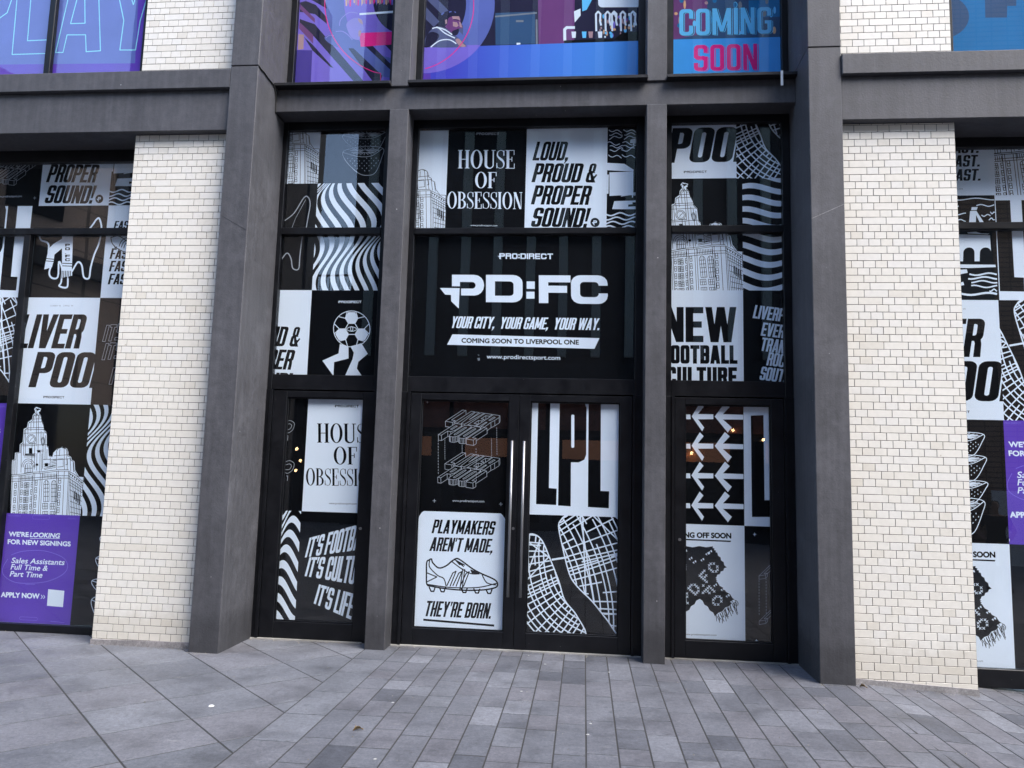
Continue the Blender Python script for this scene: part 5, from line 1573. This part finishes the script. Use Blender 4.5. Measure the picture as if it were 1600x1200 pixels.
# ---- side shop windows
def side_window(label, x0, x1, ztop, zbot, mulls, tz0, tz1):
    w = empty('shop_window'); tag(w, label, 'shop window')
    y0 = 7.33
    bars('head_frame', w, [(x0, x1, y0, y0 + .14, ztop, 4.964, .004)])
    bars('bottom_frame', w, [(x0, x1, y0, y0 + .14, zbot - .16, zbot, .004)])
    bars('transom', w, [(x0, x1, y0 - .01, y0 + .1, tz0, tz1, .004)])
    for a, b in mulls: bars('window_mullion', w, [(a, b, y0 - .006, y0 + .1, zbot, tz0, .004)])
    return w
lw = side_window('large shop window with posters left of the tiled wall', -7.6, -4.42, 4.832, .075, ((-5.905, -5.832),), 4.041, 4.109)
p = pane(lw, -7.59, -4.43, 4.1095, 4.8315, SG)
put('house', (-7.59, 4.375, -6.62, 5.4), SF, p, W_, (-7.59, 4.1095, -6.66, 4.8315), 'white poster with black serif capitals')
put('iso', (-6.62, 4.375, -5.826, 5.45), SF, p, K_, (-6.66, 4.375, -5.826, 4.8315), 'black poster with thin outlined slanted letters')
put('loud', (-5.826, 4.375, -5.04, 5.43), SF, p, W_, (-5.826, 4.375, -5.04, 4.8315), 'white poster with slanted black capitals, cut off at its top')
put('waves', (-5.04, 4.375, -4.25, 5.45), SF, p, K_, (-5.04, 4.375, -4.43, 4.8315), 'black poster with a white boat and waves')
put('lpl', (-6.69, 3.38, -5.896, 4.375), SF, p, W_, (-6.66, 4.1095, -5.896, 4.375), 'white poster with tall black block letters')
put('lamb_scarf', (-5.83, 3.38, -5.037, 4.375), SF, p, K_, (-5.896, 4.1095, -5.037, 4.375), 'black poster with a white outlined animal')
put('fast', (-5.037, 3.38, -4.245, 4.375), SF, p, W_, (-5.037, 4.1095, -4.43, 4.375), 'white poster with slanted black lettering and a boot')
p = pane(lw, -5.831, -4.43, .0755, 4.0405, SG)
put('lamb_scarf', (-5.83, 3.38, -5.037, 4.375), SF, p, K_, (-5.831, 3.38, -5.037, 4.0405), 'black poster with a white outlined animal in a scarf')
put('fast', (-5.037, 3.38, -4.245, 4.375), SF, p, W_, (-5.037, 3.38, -4.43, 4.0405), 'white poster with slanted black lettering and a boot')
put('liverpool', (-5.828, 2.265, -5.037, 3.38), SF, p, W_, (-5.831, 2.265, -5.037, 3.38), 'white poster with slanted black capitals')
put('its_line', (-5.037, 2.265, -4.245, 3.38), SF, p, K_, (-5.037, 2.265, -4.43, 3.38), 'black poster with thin outlined letters')
put('clock', (-5.828, 1.145, -5.037, 2.265), SF, p, K_, (-5.831, 1.145, -5.037, 2.265), 'black poster with a white drawn clock tower')
put('zebra_l', (-5.037, 1.148, -4.37, 2.265), SF, p, K_, (-5.037, 1.145, -4.43, 2.265), 'black and white wavy stripes')
put('hiring', (-5.818, .09, -5.042, 1.145), SF, p, 'film_violet', (-5.831, .0755, -5.042, 1.145), 'violet job advertisement with white lettering')
put('berry_tower', (-5.04, .0, -4.25, 1.1), SF, p, K_, (-5.042, .0755, -4.43, 1.145), 'black poster with a drawn strawberry')
p = pane(lw, -7.59, -5.906, .0755, 4.0405, SG)
put('lpl', (-6.69, 3.38, -5.896, 4.375), SF, p, W_, (-6.69, 3.38, -5.906, 4.0405), 'white poster with tall black block letters')
put('map', (-6.62, 2.262, -5.80, 3.38), SF, p, K_, (-6.69, 2.262, -5.906, 3.38), 'black poster with a white street map')
put('hiring', (-6.70, 1.20, -5.925, 2.262), SF, p, 'film_violet', (-6.69, 1.20, -5.906, 2.262), 'violet job advertisement, cut off at the picture edge')
put('blank', (-6.69, .0755, -5.906, 1.20), SF, p, K_, None, 'black panel')
put('zebra_v', (-7.59, 2.262, -6.69, 4.0405), SF, p, K_, None, 'black and white wavy stripes')
put('ball_man', (-7.59, .9, -6.69, 2.262), SF, p, K_, None, 'black poster with a football on walking legs')
put('blank', (-7.59, .0755, -6.69, .9), SF, p, W_, None, 'white panel')

rw = side_window('large shop window with posters right of the tiled wall', 3.20, 6.6, 4.866, .095, ((4.72, 4.80),), 4.068, 4.132)
p = pane(rw, 3.21, 6.59, 4.1325, 4.8655, SG)
FS = (3.02, 4.416, 3.832, 5.42)
put('fast', FS, SF, p, W_, (3.21, 4.416, 3.832, 4.8655), 'white poster with slanted black lettering')
put('clock', (3.60, 4.416, 4.60, 5.53), SF, p, W_, (3.832, 4.416, 4.60, 4.8655), 'white poster with a drawn office block')
put('ferry', (3.02, 3.404, 3.818, 4.416), SF, p, K_, (3.21, 4.1325, 3.818, 4.416), 'black poster with white waves and arches')
put('lpl', (3.75, 3.404, 4.70, 4.33), SF, p, W_, (3.818, 4.1325, 4.60, 4.416), 'white poster with tall black block letters')
put('zebra_h', (4.60, 4.1325, 6.59, 4.8655), SF, p, K_, None, 'black and white wavy stripes')
p = pane(rw, 3.21, 4.72, .0955, 4.0675, SG)
put('ferry', (3.02, 3.404, 3.818, 4.416), SF, p, K_, (3.21, 3.404, 3.818, 4.0675), 'black poster with white waves and arches')
put('lpl', (3.75, 3.404, 4.70, 4.33), SF, p, W_, (3.818, 3.404, 4.719, 4.0675), 'white poster with tall black block letters')
put('liverpool', (3.015, 2.285, 3.808, 3.404), SF, p, W_, (3.21, 2.285, 3.808, 3.404), 'white poster with slanted black capitals')
put('map', (3.66, 2.285, 4.5, 3.404), SF, p, K_, (3.808, 2.285, 4.719, 3.404), 'black poster with a white street map')
put('berry_tower', (3.01, 1.172, 3.802, 2.285), SF, p, K_, (3.21, 1.172, 3.802, 2.285), 'black poster with a stack of drawn strawberry slices')
put('hiring', (3.805, 1.172, 4.60, 2.285), SF, p, 'film_violet', (3.802, 1.172, 4.719, 2.285), 'violet job advertisement with white lettering')
put('scarf', (3.01, .10, 3.803, 1.172), SF, p, W_, (3.21, .0955, 3.803, 1.172), 'white poster with a black knitted scarf')
put('blank', (3.803, .0955, 4.719, 1.172), SF, p, K_, None, 'black panel')
p = pane(rw, 4.80, 6.59, .0955, 4.0675, SG)
put('zebra_v', (4.801, 2.285, 6.59, 4.0675), SF, p, K_, None, 'black and white wavy stripes')
put('playmakers', (4.801, .0955, 6.59, 2.285), SF, p, W_, None, 'white poster with a drawn football boot')

# ---- upper windows with printed film
def upper_window(label, x0, x1, z0, z1, y, fr, sill=None):
    w = empty('upper_window'); tag(w, label, 'window')
    ring('frame', w, x0, x1, z0, z1, fr, y - .04, y + .08)
    if sill: MB().box(sill[0], sill[1], 7.245, y - .0405, 5.592, 5.624, .003).build('ledge', 'ledge_metal', w)
    return w, pane(w, x0 + .001, x1 - .001, z0 + .001, z1, y)
ZT = 7.3
w, p = upper_window('purple printed window above the left entrance bay', -3.188, -2.124, 5.70, ZT, YG, (.064, .087, .075, .1), (-3.2515, -2.030))
put('up_left', (-3.187, 5.815, -2.125, ZT), YF, p, 'film_lilac', (-3.187, 5.701, -2.125, ZT), 'purple print with curved bands and a man in profile')
w, p = upper_window('wide blue printed window above the middle entrance bay', -1.776, .490, 5.70, ZT, YG, (.065, .067, .075, .1), (-1.848, .564))
put('up_mid', (-1.775, 5.81, .489, ZT), YF, p, 'film_navy', (-1.775, 5.701, .489, ZT), 'dark print with a seated man, a bar and a blue band')
w, p = upper_window('blue printed window reading coming soon above the right entrance bay', .845, 1.930, 5.70, ZT, YG, (.089, .0635, .075, .1), (.749, 1.9925))
put('up_right', (.846, 5.815, 1.929, ZT), YF, p, 'film_slate', (.846, 5.701, 1.929, ZT), 'print with large blue and pink capitals')

def tr_from(anchor_px, XZ, e1, e2, rc):
    ox = rc[0] - XZ[0]; oz = XZ[1] - rc[3]
    tl = (anchor_px[0] + ox * e1[0] + oz * e2[0], anchor_px[1] + ox * e1[1] + oz * e2[1])
    w_, h_ = rc[2] - rc[0], rc[3] - rc[1]
    return tl, (tl[0] + w_ * e1[0], tl[1] + w_ * e1[1]), (tl[0] + h_ * e2[0], tl[1] + h_ * e2[1])
w, p = upper_window('lilac printed window with outlined capitals above the left beam', -7.4, -4.612, 5.60, ZT, 7.10, (.06, .06, .018, .1))
bars('window_mullion', w, [(-5.663, -5.595, 7.05, 7.099, 5.60, ZT, .004)])
rc = (-7.399, 5.60, -4.613, ZT)
a = Art(*tr_from((783, 395), (-4.609, 5.698), (500, -12.8), (-40, 500), rc), rc, 'film_violet')
play_art(a)
a.build('poster', 7.115, p, 'lilac print with outlined capitals')
w, p = upper_window('blue printed window above the right beam beside the tiles', 3.352, 6.4, 5.60, ZT, 7.10, (.05, .06, .018, .1))
rc = (3.353, 5.60, 6.399, ZT)
a = Art(*tr_from((895, 272), (3.348, 5.738), (500, -12), (15, 500), rc), rc, 'film_deepblue')
a.poly('film_slate', ell(830, 110, 150, 118, 40))
a.poly('film_slate', [(1050, -200), (1200, -200), (1190, 60), (1150, 60), (1148, 118), (1052, 118)])
a.poly('film_sky', [(1480, -500), (1700, -500), (1640, 400), (1500, 400)])
a.build('poster', 7.115, p, 'plain blue print with darker shapes')

# ---- dark inner partition added behind the glazing, blocks light leaking through the gaps
plain('backing_black', (.01, .01, .011), .8)
tag(MB().box(-3.2525, 1.9935, 7.70, 7.74, -.2, 5.344).build('added_backing', 'backing_black'), 'black partition board added behind the entrance glazing to block light', 'backing')

# ---- unseen storeys above, added in stepped heights to block light from behind
up = empty('shade_storeys', (0, 7.0, 7.4)); tag(up, 'unseen storeys added above the shop front to block light', 'building')
for a_, b_, y_, h_ in ((-40, -12, 0, 3.0), (-12, -3.54, 0, 20), (2.29, 9.0, 0, 20), (9.0, 40, 0, 3.0), (-3.2525, 1.993, .6, 20)):
    MB().box(a_ + .001, b_, y_, 9, .003, h_).build('wall', 'concrete', up)
sidew = [(-30, -8.2), (7.2, 30)]
for n_, (a_, b_) in enumerate(sidew):
    r_ = empty('side_facade', ((a_ + b_) / 2, 7.0, 0)); tag(r_, ['dark shop front wall continuing to the left', 'dark shop front wall continuing to the right'][n_], 'building')
    MB().box((a_ - b_) / 2, (b_ - a_) / 2, .05, 1.5, -.6, 7.39).build('wall', 'concrete', r_)

# ================================================================== across the street (seen in the glass)
def cladding(name, base, sx, sz, joint=.25):
    m, nt, b = new_mat(name)
    br = N(nt, 'ShaderNodeTexBrick', Scale=1.0)
    br.offset = 0.0
    br.inputs['Color1'].default_value = (*base, 1); br.inputs['Color2'].default_value = (*[c * .86 for c in base], 1); br.inputs['Mortar'].default_value = (*[c * joint for c in base], 1)
    br.inputs['Mortar Size'].default_value = .02; br.inputs['Brick Width'].default_value = sx; br.inputs['Row Height'].default_value = sz
    mp = N(nt, 'ShaderNodeMapping'); mp.inputs['Rotation'].default_value = (R(90), 0, 0)
    nt.links.new(wpos(nt), mp.inputs[0]); nt.links.new(mp.outputs[0], br.inputs[0])
    nt.links.new(br.outputs[0], b.inputs['Base Color']); b.inputs['Roughness'].default_value = .7
cladding('brown_cladding', (.34, .26, .215), 2.2, 1.5)
cladding('dark_cladding', (.022, .025, .030), 1.2, 3.0, .4)
cladding('warm_brick', (.36, .22, .14), .45, .15, .5)
plain('pale_fin', (.36, .42, .40), .6)
plain('red_brick', (.26, .10, .065), .8, var=.3)
plain('dark_glazing', (.01, .011, .013), .12)
plain('pale_board', (.78, .78, .76), .7)
plain('rail_steel', (.12, .12, .13), .5)
def em(name, rgb, st):
    m, nt, b = new_mat(name)
    b.inputs['Base Color'].default_value = (*rgb, 1); b.inputs['Emission Color'].default_value = (*rgb, 1); b.inputs['Emission Strength'].default_value = st
em('bulb', (1.0, .62, .3), 6.0)
em('lit_shop', (1.0, .42, .2), .05)
YO = -9.0
def opposite(label, x0, x1, h, mat, yf=YO, deep=1.2):
    r_ = empty('street_building', ((x0 + x1) / 2, yf, 0)); tag(r_, label, 'building')
    MB().box((x0 - x1) / 2, (x1 - x0) / 2, -deep, 0, -.6, h).build('wall', mat, r_)
    return r_, (x0 + x1) / 2
bA, cx = opposite('brown panelled building across the street, mirrored in the left shop window', -36, -15.5, 14.0, 'brown_cladding')
bA.location = (-17, -12, 0); bA.rotation_euler[2] = R(-72.5)
MB().box(-10.2, 10.2, .01, .16, 0, 3.7).build('shop_front', 'dark_glazing', bA)
MB().box(-10.25, 10.25, .01, .3, 8.1, 8.7).build('band', 'dark_cladding', bA)
for k in range(5): MB().box(-9 + k * 4, -7 + k * 4, .01, .05, 9.8, 12.6).build('window', 'dark_glazing', bA)
bD, cx = opposite('dark clad block across the street beside the gap', -15.5, -9.35, 18.0, 'dark_cladding')
for k in range(3):
    for j in range(4): MB().box(-2.6 + k * 1.9, -1.3 + k * 1.9, .01, .05, 2.0 + j * 3.6, 4.2 + j * 3.6).build('window', 'dark_glazing', bD)
bG, cx = opposite('low dark link building with a roof railing across the street', -9.35, -7.75, 7.7, 'dark_cladding', YO - .6)
MB().box(-.8, .8, -.05, 0, 8.2, 8.26).build('handrail', 'rail_steel', bG)
for k in range(14): MB().tube([(-.75 + k * .115, -.025, 7.7), (-.75 + k * .115, -.025, 8.2)], .012, 6).build('baluster', 'rail_steel', bG)
bB, cx = opposite('tall dark building with pale vertical fins across the street', -7.75, 8.6, 18.6, 'dark_cladding')
for k in range(15): MB().box(-7.7 + k * 1.06, -7.42 + k * 1.06, .01, .22, 5.4, 18.6).build('fin', 'pale_fin', bB)
for k in range(5):
    MB().box(-7.6 + k * 3.1, -4.9 + k * 3.1, .01, .04, .2, 2.9).build('shop_front', 'dark_glazing', bB)
    MB().box(-7.3 + k * 3.1, -5.3 + k * 3.1, .045, .06, 2.2, 2.8).build('lit_window', 'lit_shop', bB)
    MB().box(-7.7 + k * 3.1, -4.75 + k * 3.1, .01, .12, 3.1, 4.1).build('fascia', 'red_brick', bB)
bC, cx = opposite('warm brick building at the right end of the street', 8.6, 34, 18.0, 'warm_brick')
for k in range(6):
    for j in range(3): MB().box(-11 + k * 3.8, -9.2 + k * 3.8, .01, .05, 4.0 + j * 3.2, 6.2 + j * 3.2).build('window', 'dark_glazing', bC)
ho = empty('hoarding', (13.5, -8.2, GZ(9.5))); tag(ho, 'pale board hoarding mirrored in the right shop window', 'hoarding')
for k in range(4): MB().box(-2.1 + k * 1.06, -2.1 + k * 1.06 + 1.05, 0, .06, -.1, 2.0, .01).build('panel', 'pale_board', ho)
for n_, (x, y, z) in enumerate(((-9.19, -8.8, 1.61), (-9.2, -8.8, 2.3), (-9.06, -8.8, 1.92), (4.5, -8.8, 3.2), (5.42, -8.8, 2.92), (3.25, -8.8, 2.46))):
    r_ = empty('pendant_lamp', (x, y, z))
    tag(r_, ['lowest small warm pendant lamp mirrored in the left entrance door', 'highest small warm pendant lamp mirrored in the left entrance door', 'middle small warm pendant lamp mirrored in the left entrance door', 'warm pendant lamp mirrored between the right door arrows', 'warm pendant lamp mirrored in the white angle of the right door', 'lower warm pendant lamp mirrored at the left edge of the right door'][n_], 'lamp', 'pendant lamps across the street')
    bm = bmesh.new(); bmesh.ops.create_uvsphere(bm, u_segments=14, v_segments=8, radius=.05); me = bpy.data.meshes.new('bulb'); bm.to_mesh(me); bm.free()
    link('bulb', me, 'bulb', r_)
    MB().tube([(0, 0, .065), (0, 0, .5)], .008, 6).build('cord', 'rubber', r_)
    MB().box(-.01, .01, -.4, .01, .5, .52).build('bracket', 'rubber', r_)

# ---- a passer-by mirrored in the right shop window, hands on hips
plain('dark_cloth', (.018, .02, .024), .85); plain('trousers', (.03, .03, .035), .85); plain('skin', (.38, .23, .16), .55); plain('hair', (.015, .011, .009), .6)
def person(loc, rz):
    r_ = empty('person', loc, rz); tag(r_, 'person in a dark t-shirt standing with hands on hips, mirrored in the right window', 'person')
    V = [(0, 0, .95), (0, 0, 1.15), (0, .0, 1.36), (0, 0, 1.47), (0, .01, 1.56), (0, .02, 1.66), (0, .02, 1.74)]
    Rd = [(.15, .11), (.14, .10), (.17, .11), (.06, .06), (.058, .06), (.078, .095), (.06, .075)]
    E = [(0, 1), (1, 2), (2, 3), (3, 4), (4, 5), (5, 6)]
    def add(p, rad, par): V.append(p); Rd.append(rad); E.append((par, len(V) - 1)); return len(V) - 1
    for s in (-1, 1):
        k = add((s * .19, 0, 1.40), (.065, .065), 2); k = add((s * .33, -.05, 1.16), (.05, .05), k); k = add((s * .22, .07, 1.02), (.038, .038), k); add((s * .17, .1, 1.0), (.035, .025), k)
        k = add((s * .10, 0, .86), (.095, .10), 0); k = add((s * .12, .01, .50), (.065, .068), k); k = add((s * .13, -.02, .10), (.045, .048), k); add((s * .15, .14, .03), (.04, .035), k)
    me = bpy.data.meshes.new('body'); me.from_pydata(V, E, []); me.update()
    o = link('body', me, 'skin', r_)
    md = o.modifiers.new('skin', 'SKIN'); md.use_smooth_shade = True
    for v, rad in zip(me.skin_vertices[0].data, Rd): v.radius = rad
    me.skin_vertices[0].data[0].use_root = True
    o.modifiers.new('sub', 'SUBSURF').levels = 2; o.modifiers['sub'].render_levels = 2
    # clothes: the same body grown a little, cut to shirt and trousers
    dg = bpy.context.evaluated_depsgraph_get(); ev = o.evaluated_get(dg); bm0 = bmesh.new(); bm0.from_mesh(ev.to_mesh()); ev.to_mesh_clear()
    body = bpy.data.meshes.new('body'); bm0.to_mesh(body)
    o.modifiers.clear(); o.data = body; body.materials.append(MATS['skin'])
    for nm, mt, test in (('t_shirt', 'dark_cloth', lambda c: .93 < c.z < 1.45 and not (abs(c.x) > .27 or (abs(c.x) > .2 and c.z < 1.18))), ('trousers', 'trousers', lambda c: .07 < c.z < .96 and abs(c.x) < .24 and c.y < .085), ('hair', 'hair', lambda c: c.z > 1.645 and (c.y < .05 or c.z > 1.73))):
        b2 = bm0.copy()
        bmesh.ops.delete(b2, geom=[f for f in b2.faces if not test(f.calc_center_median())], context='FACES')
        b2.normal_update()
        for v in b2.verts: v.co += v.normal * .012
        me2 = bpy.data.meshes.new(nm); b2.to_mesh(me2); b2.free()
        me2.polygons.foreach_set('use_smooth', [True] * len(me2.polygons))
        link(nm, me2, mt, r_)
    bm0.free()
    for s in (-1, 1):
        sh_ = MB().box(s * .15 - .05, s * .15 + .05, -.09, .2, .0, .085, .02); sh_.build('shoe', 'rubber', r_)
person((8.05, -1.35, GZ(8.05)), R(12))

plain('grit_mix', (.20, .185, .16), .95, var=.6)
# ================================================================== small things in view
seam = MB().tube([(-3.247, 6.868, 5.598), (-3.246, 6.91, 5.588), (-3.246, 7.0, 5.596), (-3.246, 7.08, 5.586), (-3.246, 7.127, 5.590), (-3.246, 7.20, 5.588), (-3.246, 7.245, 5.58), (-3.246, 7.285, 5.533), (-3.247, 7.30, 5.48), (-3.246, 7.31, 5.432), (-3.246, 7.316, 5.345), (-3.246, 7.325, 5.334), (-3.246, 7.42, 5.338), (-3.246, 7.53, 5.338)], .0065, 7).build('black_seam', 'rubber', None, True)
tag(seam, 'thin black cable between the left pier and the lintel, a shadow gap drawn as a dark tube', 'seam')  # dark tube stands for the shadow gap and sealant beside the lintel
st = MB(); st.box(1.833, 1.856, 7.2395, 7.2425, 5.478, 5.63)
tag(st.build('paper_strip', 'paper_white'), 'white paper strip hanging from the right upper window ledge', 'paper strip')
def blob(name, x, y, r, mat, label, cat, group=None, flat=.3, seed=0):
    rg = random.Random(seed); n = 9
    v = [(0, 0, r * flat)] + [(r * math.cos(2 * math.pi * k / n) * rg.uniform(.7, 1.1), r * math.sin(2 * math.pi * k / n) * rg.uniform(.7, 1.1), 0) for k in range(n)]
    v += [(q[0] * .6, q[1] * .6, r * flat * .8) for q in v[1:]]
    m = MB(); m.v = v
    m.f = [(1 + k, 1 + (k + 1) % n, 1 + n + (k + 1) % n, 1 + n + k) for k in range(n)] + [(0, 1 + n + k, 1 + n + (k + 1) % n) for k in range(n)]
    o = m.build(name, mat); o.location = (x, y, GZ(x) + .0022); tag(o, label, cat, group); return o
for k, (x, y) in enumerate(((-0.32, 7.09), (0.24, 6.92), (-0.46, 6.19), (-1.36, 5.72), (0.07, 5.5), (0.05, 5.27), (-1.19, 4.62), (-0.49, 7.39))):
    blob('chewing_gum', x, y, .012, 'gum', 'small pale spot of chewing gum trodden onto the pavers', 'chewing gum', 'gum spots on the pavement', .2, k)
blob('litter', -2.58, 5.4, .024, 'paper_white', 'small white paper scrap on the diamond slabs', 'litter', None, .3, 21)
def leaf(x, y, L, rz, label, lift=.0):
    prof = [(0, 0), (.16, .10), (.34, .30), (.42, .18), (.60, .24), (.72, .10), (1, 0)]
    v = []; n = len(prof)
    for t, w in prof: v += [(t * L, -w * L, .010 + .012 * math.sin(t * 4) + w * .05 + lift), (t * L, 0, .003 + .008 * math.sin(t * 3) + lift), (t * L, w * L, .008 + w * .07 + lift)]
    m = MB(); m.v = v; m.f = [(3 * k + a, 3 * k + 3 + a, 3 * k + 4 + a, 3 * k + 1 + a) for k in range(n - 1) for a in (0, 1)]
    o = m.build('dry_leaf', 'dry_leaf'); o.location = (x, y, GZ(x) + .001); o.rotation_euler[2] = rz
    md = o.modifiers.new('thick', 'SOLIDIFY'); md.thickness = .0012
    tag(o, label, 'leaf')
leaf(-1.46, 5.07, .07, .6, 'small brown dry leaf on a paver beside the border course')
leaf(2.30, 6.86, .06, -.5, 'curled brown dry leaf at the foot of the right pier')
# grit swept against the foot of the walls and thresholds
gr = MB(); rg = random.Random(17)
def grit(x0, x1, y, n, spread):
    for _ in range(n):
        x = rg.uniform(x0, x1); yy = y - abs(rg.gauss(0, spread)); s_ = rg.uniform(.0012, .0042) * (2.0 if rg.random() < .05 else 1)
        z = GZ(x) + .001; i = len(gr.v)
        gr.v += [(x - s_, yy, z), (x, yy - s_, z), (x + s_ * rg.uniform(.6, 1.6), yy, z), (x, yy + s_, z), (x, yy, z + s_)]
        gr.f += [(i, i + 1, i + 4), (i + 1, i + 2, i + 4), (i + 2, i + 3, i + 4), (i + 3, i, i + 4)]
for a_, b_, y_, n_ in ((-3.24, -2.04, 7.52, 220), (-1.84, .56, 7.52, 300), (.76, 1.99, 7.52, 220), (-4.55, -3.54, 6.975, 160), (2.29, 3.3, 6.975, 200), (-3.54, -3.25, 6.86, 60), (1.99, 2.29, 6.89, 60), (-7, -4.55, 7.32, 200), (3.3, 4.6, 7.32, 100)):
    grit(a_, b_, y_, n_, .035)
grit(-6, 4.5, 7.0, 500, 1.6)
tag(gr.build('grit', 'grit_mix'), 'fine pale and dark grit lying along the foot of the shop front', None, None, 'stuff')

# ---- put every group's Empty at the foot of its thing
bpy.context.view_layer.update()
for o in list(col.objects):
    if o.type == 'EMPTY' and o.parent is None and o.location.length < 1e-6:
        lo = Vector((1e9,) * 3); hi = Vector((-1e9,) * 3)
        for c in o.children:
            for k in c.bound_box:
                w_ = c.matrix_world @ Vector(k)
                lo = Vector(map(min, lo, w_)); hi = Vector(map(max, hi, w_))
        o.location = ((lo.x + hi.x) / 2, lo.y, lo.z)
        for c in o.children: c.matrix_parent_inverse = Matrix.Translation(-o.location)
